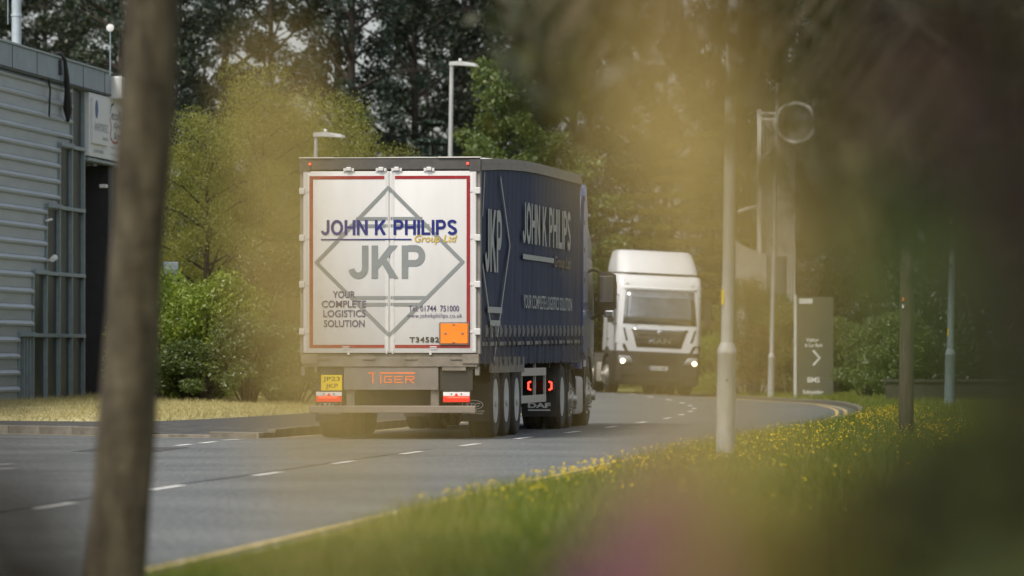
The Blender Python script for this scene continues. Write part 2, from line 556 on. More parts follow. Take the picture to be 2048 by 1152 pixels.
# leaves
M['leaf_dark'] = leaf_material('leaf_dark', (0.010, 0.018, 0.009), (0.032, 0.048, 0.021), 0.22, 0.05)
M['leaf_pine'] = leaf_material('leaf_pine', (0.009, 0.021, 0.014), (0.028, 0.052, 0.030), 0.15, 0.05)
M['leaf_mid'] = leaf_material('leaf_mid', (0.06, 0.10, 0.018), (0.15, 0.19, 0.045), 0.4, 0.05)
M['leaf_gold'] = leaf_material('leaf_gold', (0.13, 0.155, 0.028), (0.29, 0.28, 0.06), 0.42, 0.03)
M['leaf_hedge'] = leaf_material('leaf_hedge', (0.13, 0.22, 0.022), (0.38, 0.44, 0.06), 0.5, 0.05)
M['leaf_olive'] = leaf_material('leaf_olive', (0.13, 0.135, 0.03), (0.26, 0.24, 0.065), 0.4, 0.04)
M['leaf_rust'] = leaf_material('leaf_rust', (0.10, 0.060, 0.018), (0.19, 0.120, 0.035), 0.3, 0.03)
M['leaf_copper_shaded'] = leaf_material('leaf_copper_shaded', (0.014, 0.0105, 0.006), (0.026, 0.020, 0.011), 0.15, 0.015, c3=(0.12, 0.08, 0.02))  # copper leaves, with the shade on the shrub put into their colour
M['leaf_near'] = leaf_material('leaf_near', (0.013, 0.018, 0.004), (0.042, 0.046, 0.011), 0.3, 0.03, c3=(0.12, 0.125, 0.025))
M['straw'] = leaf_material('straw', (0.54, 0.41, 0.155), (0.72, 0.57, 0.25), 0.45, 0.02)
M['reed'] = leaf_material('reed', (0.12, 0.09, 0.012), (0.20, 0.155, 0.025), 0.45, 0.02)
M['amber'] = leaf_material('amber', (0.22, 0.14, 0.04), (0.36, 0.24, 0.08), 0.4, 0.02)
M['purple'] = leaf_material('purple', (0.16, 0.02, 0.14), (0.30, 0.06, 0.25), 0.4, 0.02)
M['grass'] = leaf_material('grass', (0.12, 0.145, 0.016), (0.30, 0.29, 0.042), 0.45, 0.03, c3=(0.36, 0.29, 0.11), patch=(.55, .80, .55))
M['grass_dry'] = leaf_material('grass_dry', (0.32, 0.29, 0.11), (0.55, 0.47, 0.24), 0.4, 0.02)
M['buttercup'] = leaf_material('buttercup', (0.60, 0.42, 0.012), (0.80, 0.62, 0.03), 0.3, 0.02)

# ------------------------------------------------------------------ road geometry
CL = [(-25, -13.6), (0, -9.4), (20, -6.75), (32, -5.1), (45, -3.75), (52, -3.1), (58, -2.42), (64, -1.80), (70, -1.16), (76, -0.46), (80.4, 0.10),
      (85.7, 0.76), (91.2, 1.43), (96.8, 2.08), (103.8, 2.80), (110, 3.30), (118.5, 3.78), (123.7, 3.95), (131.7, 4.03),
      (138, 3.92), (150, 3.35), (160, 2.5), (170, 1.2), (180, -0.6), (195, -4.2), (215, -11), (240, -22)]
_d = np.arange(-25, 240.01, 0.5)
_c = np.interp(_d, [p[0] for p in CL], [p[1] for p in CL])
_k = np.hanning(15); _k /= _k.sum()
_cs = np.convolve(np.pad(_c, 7, mode='reflect', reflect_type='odd'), _k, 'valid')
def cx(d): return float(np.interp(d, _d, _cs))
def cfall(d):                        # the bend is banked: crossfall of the right-hand lane
    t = min(max((d - 128) / 24, 0), 1)
    return 0.045 * t * t * (3 - 2 * t)
def rz(off, d): return -cfall(d) * (min(max(off, -3.6), 3.6) - 1.6)
HW = 3.4

def grid_sheet(name, rows, mat, parent=None):
    """rows: list of equal-length point lists"""
    n = len(rows[0])
    v = [p for r in rows for p in r]
    f = [(i * n + j, i * n + j + 1, (i + 1) * n + j + 1, (i + 1) * n + j) for i in range(len(rows) - 1) for j in range(n - 1)]
    mb = MB(); mb.add(v, f)
    me = mb.mesh(name)
    if me.polygons and sum(p.normal.z for p in me.polygons) < 0:
        me.flip_normals()
    return link(name, me, mat, parent)

mb = MB(); mb.add([(-900, -300, -0.45), (900, -300, -0.45), (900, 1800, -0.45), (-900, 1800, -0.45)], [(0, 1, 2, 3)])
tag(mb.build('ground', M['soil']), kind='structure')

ds = [-25 + 2.5 * i for i in range(107)]
road = grid_sheet('road', [[(cx(d) + o, d, rz(o, d)) for o in (-HW, -1.7, 0, 1.7, HW)] for d in ds], M['asphalt'])
tag(road, kind='structure')

KL = [(-40, 108), (-20, 94.5), (-12, 88.8), (-7.73, 85.9), (-6.13, 83.7), (-5.17, 82.2), (-4.14, 81.2), (-3.66, 80.8), (-3.42, 81.5), (-3.1, 84)]
def _fine(pts):
    out = []
    for p, q in zip(pts[:-1], pts[1:]):
        k = max(1, int(math.hypot(q[0] - p[0], q[1] - p[1]) / .45))
        out += [(p[0] + (q[0] - p[0]) * i / k, p[1] + (q[1] - p[1]) * i / k) for i in range(k)]
    return out + [pts[-1]]
KL = KL[:3] + _fine(KL[3:])
NJ = len(KL)
KL += [(cx(d) - HW, d) for d in np.arange(86.5, 236, 2.0)]
JL = [(cx(d) - HW, d) for d in np.arange(-25, 86.6, 2.5)]
poly = [(p[0], p[1], 0) for p in JL] + [(p[0], p[1], 0) for p in KL[:NJ][::-1]] + [(-60, 108, 0), (-60, -25, 0)]
tri = geometry.tessellate_polygon([[Vector(p) for p in poly]])
mb = MB(); mb.add(poly, tri)
me = mb.mesh('side_road')
if sum(p.normal.z for p in me.polygons) < 0: me.flip_normals()
tag(link('side_road', me, M['asphalt']), kind='structure')

# painted markings (children of the road)
def mark(name, d0, d1, off, wid, mat, jag=0.0, step=1.0):
    n = max(2, int((d1 - d0) / step) + 1)
    rows = []
    for i in range(n):
        d = d0 + (d1 - d0) * i / (n - 1)
        sl = (cx(d + 0.5) - cx(d - 0.5))
        c = 1 / math.sqrt(1 + sl * sl)
        rows.append([(cx(d) + (off + s * wid / 2) * c, d - (off + s * wid / 2) * sl * c, rz(off, d) + 0.006) for s in (-1, 1)])
    return grid_sheet(name, rows, mat, road)
rnd = random.Random(3)
d = 44.9 - 5.87 * 3
while d < 175:
    if not (31 < d < 40):
        mark('lane_dash', d, d + 1.75 + rnd.uniform(-0.1, 0.15), rnd.uniform(-0.02, 0.02), 0.10, M['line_white'], step=0.25)
    d += 5.87
mark('yellow_line', 26, 200, 3.16, 0.075, M['line_yellow'])
mark('yellow_line', 26, 200, 2.98, 0.075, M['line_yellow'])
mark('yellow_line', 88, 180, -3.12, 0.075, M['line_yellow'])
mark('tar_seam', 30, 72, -0.11, 0.035, M['tar'])
# give-way dashes across the side road mouth and yellow line round its kerb
def flat_strip(name, pts, wid, mat, z=0.006, parent=road):
    rows = []
    for i, p in enumerate(pts):
        a, b = Vector(pts[max(i - 1, 0)]), Vector(pts[min(i + 1, len(pts) - 1)])
        t = (b - a).normalized()
        n = Vector((-t.y, t.x)) * wid / 2
        rows.append([(p[0] - n.x, p[1] - n.y, z), (p[0] + n.x, p[1] + n.y, z)])
    return grid_sheet(name, rows, mat, parent)
for (x0, y0), (x1, y1) in (((353, 892), (382, 889)), ((402, 887), (430, 884)), ((446, 881), (482, 879))):
    dA, dB = F * H / (y0 - YH), F * H / (y1 - YH)
    flat_strip('junction_dash', [(gx(x0, dA), dA), (gx(x1, dB), dB)], 0.10, M['line_white'])
for (x0, y0), (x1, y1) in (((-40, 931), (22, 928)), ((-20, 939), (26, 937))):
    dA, dB = F * H / (y0 - YH), F * H / (y1 - YH)
    flat_strip('junction_dash', [(gx(x0, dA), dA), (gx(x1, dB), dB)], 0.10, M['line_white'])
def off_line(pts, o):
    out = []
    for i, p in enumerate(pts):
        a, b = Vector(pts[max(i - 1, 0)]), Vector(pts[min(i + 1, len(pts) - 1)])
        t = (b - a).normalized()
        out.append((p[0] + t.y * o, p[1] - t.x * o))
    return out
flat_strip('yellow_line', off_line(KL[3:NJ + 2], 0.26), 0.075, M['line_yellow'])

# cracks, a repair patch and a gully grate
rk = random.Random(9)
def crack(p0, p1, wid=.018, n=14, amp=.10):
    a_, b_ = Vector(p0), Vector(p1)
    t_ = (b_ - a_).normalized(); n_ = Vector((-t_.y, t_.x))
    flat_strip('crack', [tuple(a_.lerp(b_, i / n) + n_ * rk.gauss(0, amp) * (0 if i in (0, n) else 1)) for i in range(n + 1)], wid, M['tar'], z=.0045)
crack((-1.75, 47.6), (-.55, 46.9)); crack((-2.2, 53.2), (.1, 52.0), .012); crack((-4.6, 59), (-3.4, 57.8), .02); crack((-3.2, 38), (-2.0, 37.0), .015)
crack((-5.6, 64), (-4.2, 66.2), .015); crack((.4, 61), (.9, 66), .012, amp=.05); crack((-2.9, 70), (-2.2, 77), .014, 18, .05)
flat_strip('repair_patch', [(-4.9, 70.2), (-4.7, 73.4)], 1.1, M['path_asphalt'], z=.0035)
mb = MB()
for i in range(6): mb.box(-3.0 + .07 * i, -2.96 + .07 * i, 88.6, 89.0, -.01, .006)
mb.build('gully_grate', M['tar'], road).location = (0.35, 0, 0)
# kerb stones
def resample(pts, step):
    pts = [Vector(p) for p in pts]
    out, acc = [pts[0]], 0.0
    for a, b in zip(pts[:-1], pts[1:]):
        L = (b - a).length
        t = step - acc
        while t <= L:
            out.append(a + (b - a) * (t / L))
            t += step
        acc = L - (t - step)
    return out
def kerb(name, pts, side, hfun, zfun, dmin, dmax, xmin):
    root = empty(name, (0, 0, 0), kind='structure')
    hs_ = {}
    P = resample(pts, 0.915)
    for a, b in zip(P[:-1], P[1:]):
        m_ = (a + b) / 2
        if not (dmin < m_.y < dmax) or m_.x < xmin: continue
        t = (b - a).normalized()
        n = Vector((-t.y, t.x)) * side
        h = round(hfun(m_), 3)
        if h not in hs_:
            q = MB(); q.bbox(-0.453, 0.453, -0.0625, 0.0625, -0.12, h, 0.014)
            hs_[h] = q.mesh('kerb_stone'); hs_[h].materials.append(M['kerb'])
        o = bpy.data.objects.new('kerb_stone', hs_[h])
        col.objects.link(o)
        o.parent = root
        o.location = (m_.x + n.x * 0.066, m_.y + n.y * 0.066, zfun(m_) + rnd.uniform(-0.006, 0.004))
        o.rotation_euler = (rnd.uniform(-.01, .01), rnd.uniform(-.006, .006), math.atan2(t.y, t.x))
    return root
def hl(p):
    k = abs(p.x + 4.75)
    return 0.045 if (k < 0.5 and p.y < 83) else (0.085 if (k < 1.3 and p.y < 83) else 0.125)
kerb('kerb_left', KL, 1, hl, lambda p: rz(-HW, p.y) if p.y > 88 else 0, 78, 190, -11)
RE = [(cx(d) + HW, d) for d in np.arange(26, 200, 1.0)]
kerb('kerb_right', RE, -1, lambda p: 0.05 if p.y < 95 else 0.09, lambda p: rz(HW, p.y), 27, 165, -9)

# footpath, lawn, verge
PB = [(-40, 112), (-12, 93.6), (-8.1, 90.6), (-6.3, 89.6), (-5.65, 90.2), (-5.05, 92.6), (-4.3, 97.4), (-3.45, 103.2), (-2.5, 109), (-1.5, 118), (-1.2, 127), (-1.1, 135), (-1.6, 150), (-3.2, 162), (-7, 176), (-14, 192), (-30, 215)]
KB = off_line(KL, -0.14)
def along(pts, n):
    pts = [Vector(p) for p in pts]
    L = [0]
    for a, b in zip(pts[:-1], pts[1:]): L.append(L[-1] + (b - a).length)
    out = []
    for i in range(n):
        t = L[-1] * i / (n - 1)
        j = max(0, min(len(pts) - 2, int(np.searchsorted(L, t)) - 1))
        out.append(pts[j] + (pts[j + 1] - pts[j]) * ((t - L[j]) / (L[j + 1] - L[j])))
    return out
A_ = [Vector(p) for p in KB]
# match each kerb point with the nearest back edge point, in order
Bd = along(PB, 400)
Bm, last = [], 0
for p in A_:
    j = min(range(last, 400), key=lambda q: (Bd[q] - p).length)
    last = j
    Bm.append(Bd[j])
tag(grid_sheet('footpath', [[(a.x, a.y, hl(a) - .004 + (rz(-HW, a.y) if a.y > 88 else 0)), (b.x, b.y, 0.13 + (rz(-HW, b.y) if b.y > 92 else 0))] for a, b in zip(A_, Bm)], M['path_asphalt']), kind='structure')
rows = []
for p in along(PB, 60):
    z0 = 0.115 + (rz(-HW, p.y) if p.y > 92 else 0)
    rows.append([(p.x - 0.3 * t + 0.02, p.y + 0.94 * t - 0.05, z0 + dz) for t, dz in ((0, 0), (0.5, 0.05), (3, 0.10), (8, 0.17), (18, 0.22), (120, 0.3))])
tag(grid_sheet('lawn', rows, M['lawn']), kind='structure')
def vz(t): return float(np.interp(t, [0, 0.4, 1.5, 5, 15, 70], [0.045, 0.09, 0.11, 0.11, 0.16, 0.25]))
rows = []
for d in ds:
    e = cx(d) + HW + 0.13
    rows.append([(e + t, d, rz(HW, d) + vz(t)) for t in (0, 0.15, 0.4, 1.5, 5, 15, 70)])
tag(grid_sheet('verge', rows, M['verge']), kind='structure')

# ------------------------------------------------------------------ vehicles
def wheel(parent, x, y, r, wid, side, rimmat, dual=False, dish=0.10, tyre_n=36):
    """x = outer face of the tyre, side = +1 right / -1 left"""
    root = empty('wheel', (x, y, r)); root.parent = parent
    s = side
    tr = r * 0.60
    def prof(a0, a1):
        h = (a1 - a0)
        return [(tr, a0 + h * .10), (r * .80, a0), (r * .94, a0 + h * .02), (r * .985, a0 + h * .08), (r, a0 + h * .16),
                (r, a0 + h * .29), (r * .982, a0 + h * .30), (r * .982, a0 + h * .33), (r, a0 + h * .34),
                (r, a0 + h * .66), (r * .982, a0 + h * .67), (r * .982, a0 + h * .70), (r, a0 + h * .71),
                (r, a0 + h * .84), (r * .985, a0 + h * .92), (r * .94, a0 + h * .98), (r * .80, a1), (tr, a1 - h * .10)]
    mb = MB()
    mb.lathe([(q, -s * a) for q, a in prof(0.0, wid)], (0, 0, 0), 'x', tyre_n, closed=True)
    if dual:
        mb.lathe([(q, -s * a) for q, a in prof(wid + .04, 2 * wid + .04)], (0, 0, 0), 'x', tyre_n, closed=True)
    mb.build('tyre', M['rubber'], root, 40)
    mb = MB()
    mb.lathe([(tr * 1.02, -s * .015), (tr * .96, -s * .022), (tr * .90, -s * .05), (tr * .86, -s * dish), (tr * .55, -s * (dish + .02)), (tr * .50, -s * (dish - .02)),
              (tr * .30, -s * (dish - .04)), (tr * .27, -s * (dish - .10)), (tr * .05, -s * (dish - .11))], (0, 0, 0), 'x', 28)
    rim = mb.build('rim', rimmat, root, 35)
    mb = MB()
    for k in range(10):
        a = 2 * math.pi * k / 10
        mb.tube([(-s * (dish + .015), tr * .66 * math.cos(a), tr * .66 * math.sin(a)), (-s * (dish - .03), tr * .66 * math.cos(a), tr * .66 * math.sin(a))], .017, 6)
    mb.build('wheel_nuts', rimmat, rim)
    return root

PSI = 6.7
trl = empty('curtain_trailer', (-1.716, 80.0, 0), R(-PSI), 'white-doored trailer with navy curtain side on the near lorry', 'trailer')
WX = 1.27
TOPZ = lambda a: float(np.interp(a, [0, 1, 2.4, 4, 5.5, 7, 8.5, 13.6], [3.95, 3.985, 4.035, 4.075, 4.105, 4.122, 4.13, 4.14]))
# box body inside (floor, headboard, roof)
mb = MB()
st = [0.06, 1, 2.4, 4, 5.5, 7, 8.5, 11, 13.6]
rings = []
for a in st:
    z = TOPZ(a) + 0.0
    rings.append([(-1.22, a, z - .02), (-0.9, a, z + .012), (0, a, z + .02), (0.9, a, z + .012), (1.22, a, z - .02), (1.22, a, z - .10), (-1.22, a, z - .10)])
mb.loft(rings)
mb.build('roof', M['cap_pale'], trl, 40)
for s in (-1, 1):
    mb = MB()
    def ring(a, z, x0, x1, z0, z1): return [(s * x0, a, z + z0), (s * x1, a, z + z0), (s * x1, a, z + z1), (s * x0, a, z + z1)]
    mb.loft([ring(a, TOPZ(a), 1.225, 1.295, -.17, -.09) for a in st])
    mb.loft([ring(a, TOPZ(a), 1.225, 1.275, -.088, -.01) for a in st])
    mb.build('roof_rail', M['frame_grey'], trl)
mb = MB(); mb.box(-1.2, 1.2, 13.56, 13.6, 1.1, 4.0); mb.build('headboard', M['frame_grey'], trl)
mb = MB(); mb.box(-1.22, 1.22, 0.1, 13.58, 1.06, 1.16); mb.build('floor', M['steel_dirty'], trl)

# rear frame
mb = MB()
mb.bbox(-1.27, 1.27, -.02, .14, 3.79, 3.955, .012)
mb.box(-1.285, -1.13, -.035, .15, 3.765, 3.935)
mb.box(1.13, 1.285, -.035, .15, 3.765, 3.935)
hd = mb.build('header', M['header_grey'], trl)
mb = MB(); mb.box(-1.29, -.80, -.045, .16, 3.956, 3.972); mb.box(.68, 1.29, -.045, .16, 3.956, 3.972); mb.box(-.79, .67, -.03, .15, 3.957, 3.966)
mb.build('header_cap', M['cap_pale'], hd)
for x in (-1.13, 1.105):
    mb = MB(); mb.lathe([(.016, 0), (.016, -.02), (.008, -.026)], (x, -.037 if abs(x) > 1.12 else -.02, 3.875), 'y', 10)
    mb.build('marker_light', M['lens_red_lit'], hd)
for x in (-.58, -.12, .10, .56):
    mb = MB()
    mb.bbox(x - .035, x + .035, -.07, -.022, 3.775, 3.83, .008)
    mb.box(x - .075, x - .04, -.05, -.022, 3.77, 3.815); mb.box(x + .04, x + .075, -.05, -.022, 3.77, 3.815)
    mb.build('lock_keeper', M['door_white'], trl)
for s in (-1, 1):
    mb = MB(); mb.bbox(s * 1.255 - .025, s * 1.255 + .025, .0, .14, 1.2, 3.78, .008)
    mb.build('corner_post', M['frame_grey'], trl)

def door(s):
    x0, x1 = (-1.228, -.006) if s < 0 else (.006, 1.228)
    mb = MB(); mb.bbox(x0, x1, -.03, .02, 1.215, 3.772, .008)
    d = mb.build('rear_door', M['door_white'], trl, 30)
    # lock bar
    mb = MB()
    bx = s * .045
    mb.tube([(bx, -.0255, 1.20), (bx, -.0255, 3.80)], .0115, 8)
    mb.tube([(s * .58, -.036, 1.19), (s * .58, -.036, 1.225)], .02, 8)
    mb.build('lock_bar', M['door_white'], d)
    for z in (1.42, 2.15, 2.85, 3.5):
        mb = MB(); mb.bbox(bx - .03, bx + .03, -.0352, -.031, z - .018, z + .018, .001); mb.build('bar_bracket', M['door_white'], d)
    # raised edge trims
    mb = MB()
    y = -.036
    mb.box(x0 + .01, x0 + .055, y, -.0305, 1.235, 3.75); mb.box(x1 - .055, x1 - .01, y, -.0305, 1.235, 3.75)
    mb.build('edge_trim', M['door_white'], d)
    # red reflective border
    X = 1.115
    o, i_ = s * (X + .0), s * (.075)
    mb = MB()
    t = .05
    def rect(a, b, c, e, yy):
        mb.add([(min(a, b), yy, c), (max(a, b), yy, c), (max(a, b), yy, e), (min(a, b), yy, e)], [(0, 1, 2, 3)])
    rect(s * (X + .025), s * (X - .025), 1.285, 3.705, -.0345)
    rect(s * (X - .026), i_, 3.66, 3.705, -.0345)
    rect(s * (X - .026), i_, 1.285, 1.33, -.0345)
    mb.build('reflective_border', M['red_tape'], d)
    for z in (3.495, 2.835, 2.18, 1.515):
        mb = MB(); mb.bbox(s * 1.245 - .04, s * 1.245 + .04, -.055, .03, z - .045, z + .045, .008)
        mb.box(s * 1.2 - .06, s * 1.2 + .06, -.04, -.031, z - .018, z + .018)
        mb.build('hinge', M['door_white'], d)
    mb = MB()
    for z in (1.30, 1.272):
        mb.bbox(s * .62 - .05, s * .62 + .05, -.042, -.031, z - .008, z + .008, .003)
    mb.build('handle_plate', M['door_white'], d)
    return d
DL, DR = door(-1), door(1)
mb = MB(); mb.box(-.022, .022, -.018, .0, 1.22, 3.77); mb.build('door_seal', M['cap_pale'], trl)
# printing on the doors (local x from photo pixels; 142 px per metre)
def lx(px): return (px - 780) / 141.2
def lz(py): return H + (YH - py) / 142.2
YP = -.0365
def rear_strip(pts, wid, mat, name, par, y=YP):
    mb = MB(); strip_line(mb, [(lx(a), lz(b)) for a, b in pts], wid, 'rear', y); return mb.build(name, mat, par)
def clip_pair(pts):  # not needed: seam hides the joint
    return pts
rear_strip([(778, 376), (926, 524)], .05, M['grey_print'], 'diamond_print', DR, -.0366)
rear_strip([(926, 524), (781, 669)], .05, M['grey_print'], 'diamond_print', DR, -.0367)
rear_strip([(777, 669), (633, 525)], .05, M['grey_print'], 'diamond_print', DL, -.0366)
rear_strip([(633, 525), (777, 376)], .05, M['grey_print'], 'diamond_print', DL, -.0367)
for y, hw in ((437.5, 63), (452, 77)):
    rear_strip([(778 - hw, y), (774, y)], .047, M['grey_print'], 'bar_print', DL, -.0362); rear_strip([(784, y), (780 + hw, y)], .047, M['grey_print'], 'bar_print', DR, -.0362)
for y, hw in ((595.5, 71), (609, 58)):
    rear_strip([(778 - hw, y), (774, y)], .047, M['grey_print'], 'bar_print', DL, -.0362); rear_strip([(784, y), (780 + hw, y)], .047, M['grey_print'], 'bar_print', DR, -.0362)
def rl(body, x0, x1, y0, y1, mat, par, bold=0, shear=0, space=1, y=YP):
    return lettering('lettering', body, lx(x0), lx(x1), lz(y1), lz(y0), y, mat, par, bold, shear, space)
block_letters('lettering', 'JKP', lx(697), lx(851), lz(557), lz(491), -.0372, M['grey_print'], DL)
block_letters('lettering', 'JOHN K PHILIPS', lx(642), lx(915), lz(470), lz(440), -.0385, M['navy'], DR)
rear_strip([(643, 479), (823, 479)], .018, M['navy'], 'rule_print', DL, -.0385)
rl('Group Ltd', 830, 915, 470, 489, M['gold'], DR, .012, .25, y=-.0385)
for b, x0, x1, y0, y1 in (('YOUR', 666, 711, 582, 596), ('COMPLETE', 644, 733, 601, 615), ('LOGISTICS', 647, 732, 620, 634), ('SOLUTION', 648, 730, 640, 654)):
    rl(b, x0, x1, y0, y1, M['navy_soft'], DL, .012, y=-.0385)
rl('Tel: 01744  751000', 818, 919, 611, 623, M['navy_soft'], DR, .006, y=-.0385)
rl('www.johnkphilips.co.uk', 815, 925, 627, 638, M['navy_soft'], DR, .002, space=1.1, y=-.0385)
rl('T34582', 820, 879, 674, 685, M['dark_print'], DR, .03, space=1.15, y=-.0385)
mb = MB(); mb.bbox(lx(882), lx(936.5), -.052, -.0392, lz(687), lz(647), .004)
hp = mb.build('hazard_plate', M['orange_plate'], DR)
mb = MB()
xa, xb, za, zb = lx(881), lx(937.5), lz(688), lz(646)
mb.box(xa - .006, xb + .006, -.056, -.0392, za - .01, za); mb.box(xa - .006, xb + .006, -.056, -.0392, zb, zb + .01)
mb.box(xa - .012, xa - .001, -.056, -.0392, za, zb); mb.box(xb + .001, xb + .012, -.056, -.0392, za, zb)
for px in (892, 926): mb.box(lx(px - 2.5), lx(px + 2.5), -.06, -.0525, lz(668.5), lz(665.5))
for py in (649.5, 685): mb.box(lx(906), lx(911), -.06, -.0525, lz(py + 1), lz(py - 1))
mb.build('plate_frame', M['steel_dirty'], hp)

# rear sill, name panel, lamps, bumper
mb = MB()
mb.bbox(-1.24, 1.24, -.03, .18, 1.02, 1.165, .008); mb.bbox(-1.20, 1.20, .0, .16, 1.166, 1.205, .006)
mb.box(-1.26, -1.02, -.05, .16, 1.07, 1.20); mb.box(1.03, 1.26, -.05, .16, 1.07, 1.20)
for x in (-.95, -.3, .3, .95): mb.bbox(x - .09, x + .09, -.045, -.031, 1.12, 1.15, .004)
mb.build('rear_sill', M['steel_dirty'], trl)
for s in (-1, 1):
    mb = MB(); mb.bbox(s * 1.235 - .03, s * 1.235 + .03, 0, .1, .90, 1.018, .005); mb.build('buffer_bracket', M['panel_grey'], trl)
mb = MB(); mb.bbox(lx(688), lx(877), -.015, .05, .695, 1.0185, .006)
npn = mb.build('name_panel', M['panel_grey'], trl)
# TiGER in strokes with a long bar
mb = MB()
def tg(pts, w_=.021): strip_line(mb, [(lx(a), lz(b)) for a, b in pts], w_, 'rear', -.0175)
tg([(737, 746), (749, 746)]); tg([(746, 747), (746, 766)]); tg([(760, 746), (830, 746)]); tg([(762, 751), (762, 766)])
tg([(784, 753), (770, 753), (770, 765), (783, 765), (783, 759), (777, 759)], .017)
tg([(805, 753), (790, 753), (790, 765), (805, 765)], .017); tg([(791, 759), (803, 759)], .017)
tg([(812, 766), (812, 753), (828, 753), (828, 759), (813, 759)], .017); tg([(818, 759), (828, 766)], .017)
mb.build('lettering', M['orange_print'], npn)
mb = MB(); mb.bbox(lx(642), lx(684), -.012, 0.0, lz(781), lz(750), .003)
pl = mb.build('number_plate', M['plate_yellow'], trl)
lettering('lettering', 'JP23', lx(646), lx(680), lz(764.5), lz(753.5), -.0145, M['dark_print'], pl, .006)
lettering('lettering', 'JKP', lx(651), lx(676), lz(778.5), lz(767.5), -.0145, M['dark_print'], pl, .006)
mb = MB(); mb.bbox(lx(640), lx(687), .001, .03, .685, 1.0, .004); mb.build('lamp_backing', M['black'], trl)
mb = MB(); mb.bbox(lx(880), lx(945), .02, .05, .69, 1.0, .004); mb.build('lamp_backing', M['black'], trl)
mb = MB()
for a, b in ((885, 932),): mb.box(lx(a), lx(b), -.02, .015, lz(741), lz(732))
mb.build('document_tray', M['steel_dirty'], trl)
for s, a, b in ((-1, 632, 684), (1, 887, 940)):
    root = empty('tail_light', (0, 0, 0)); root.parent = trl
    mb = MB(); mb.bbox(lx(a) - .006, lx(b) + .006, -.01, .08, lz(806), lz(781), .006); mb.build('housing', M['black'], root)
    mb = MB(); mb.bbox(lx(a), lx(b), -.03, -.011, lz(804), lz(792.5), .005); mb.build('red_lens', M['lens_red'], root)
    mb = MB(); mb.bbox(lx(a), lx(b), -.029, -.011, lz(792), lz(784), .004); cl_ = mb.build('clear_lens', M['lens_clear'], root)
    c = (a + b) / 2
    mb = MB(); mb.prism([(lx(c - 3.5), lz(791.8)), (lx(c + 3.5), lz(791.8)), (lx(c + 2), lz(787)), (lx(c - 2), lz(787))], 'y', -.0312, -.0295); mb.build('reflector', M['lens_red'], cl_)
    mb = MB()
    for q in (-10, 10): mb.lathe([(.011, 0), (.011, -.004)], (lx(c + q), -.0295, lz(788)), 'y', 8)
    mb.build('lens_screw', M['black'], cl_)
    mb = MB(); mb.bbox(lx(a + 8 if s > 0 else a + 6), lx(b - 2 if s > 0 else b - 10), -.034, -.0305, lz(796.2), lz(793.4), .001); mb.build('led_strip', M['lens_red_lit'], root)
mb = MB(); mb.bbox(lx(618.5), lx(952), -.06, .03, .37, .475, .012)
bp = mb.build('bumper_bar', M['bumper_grey'], trl)
for c in (700, 869):
    mb = MB(); mb.box(lx(c - 8), lx(c + 8), .031, .10, .38, .69); mb.build('bumper_bracket', M['steel_dirty'], bp)
# chassis
mb = MB()
for s in (-1, 1):
    mb.box(s * .5 - .06, s * .5 + .06, .2, 11.0, .80, 1.04); mb.box(s * .5 - .04, s * .5 + .04, 11.0, 13.3, .98, 1.05)
for a in (1.0, 2.7, 4.0, 6.0, 8.0, 10, 12): mb.box(-1.15, 1.15, a - .05, a + .05, .98, 1.055)
mb.box(-.6, .6, .3, .5, .45, .9)
mb.build('chassis', M['black'], trl)
mb = MB()
for a in (2.05, 3.36, 4.67):
    mb.tube([(-1.0, a, .52), (1.0, a, .52)], .07, 8)
    for s in (-1, 1): mb.box(s * .5 - .1, s * .5 + .1, a - .3, a + .3, .50, .8)
mb.build('axles', M['black'], trl)
for a in (2.05, 3.36, 4.67):
    for s in (-1, 1):
        wheel(trl, s * 1.265, a, .525, .37, s, M['rim_grey'])
for s in (-1, 1):
    x0, x1 = sorted((s * 1.275, s * 1.24))
    mb = MB(); mb.box(x0, x1, 1.35, 5.45, .93, 1.16); mb.build('side_rave', M['steel_dirty'], trl)
for s in (-1, 1):
    x0, x1 = sorted((s * 1.24, s * .84))
    for a in (2.05, 3.36, 4.67):
        mb = MB(); mb.prism([(a + .58 * math.cos(t), .54 + .58 * math.sin(t)) for t in np.linspace(.5, math.pi - .5, 8)] + [(a + .60 * math.cos(t), .54 + .60 * math.sin(t)) for t in np.linspace(math.pi - .5, .5, 8)], 'x', x0, x1)
        mb.build('mudguard', M['black'], trl)
for s in (-1, 1):
    x0, x1 = sorted((s * 1.25, s * .82))
    mb = MB(); mb.bbox(x0, x1, 1.25, 1.27, .235, .78, .004)
    fl = mb.build('mud_flap', M['black'], trl)
    ca = (x0 + x1) / 2 - (.02 if s > 0 else 0)
    mb = MB()
    pts = [(ca + .15 * math.cos(t), .475 + .065 * math.sin(t)) for t in np.linspace(0, 2 * math.pi, 33)]
    strip_line(mb, pts, .009, 'rear', 1.2465)
    mb.build('emblem', M['flap_print'], fl)
    lettering('lettering', 'STC', ca - .11, ca + .11, .448, .502, 1.2465, M['flap_print'], fl, .03, .25)
    lettering('lettering', 'STOCKPORT TRUCK CENTRE', ca - .17, ca + .17, .372, .396, 1.2465, M['flap_print'], fl, .01)
    lettering('lettering', '0161 404 9200', ca - .15, ca + .15, .342, .362, 1.2465, M['flap_print'], fl, .03, 0, 1.2)
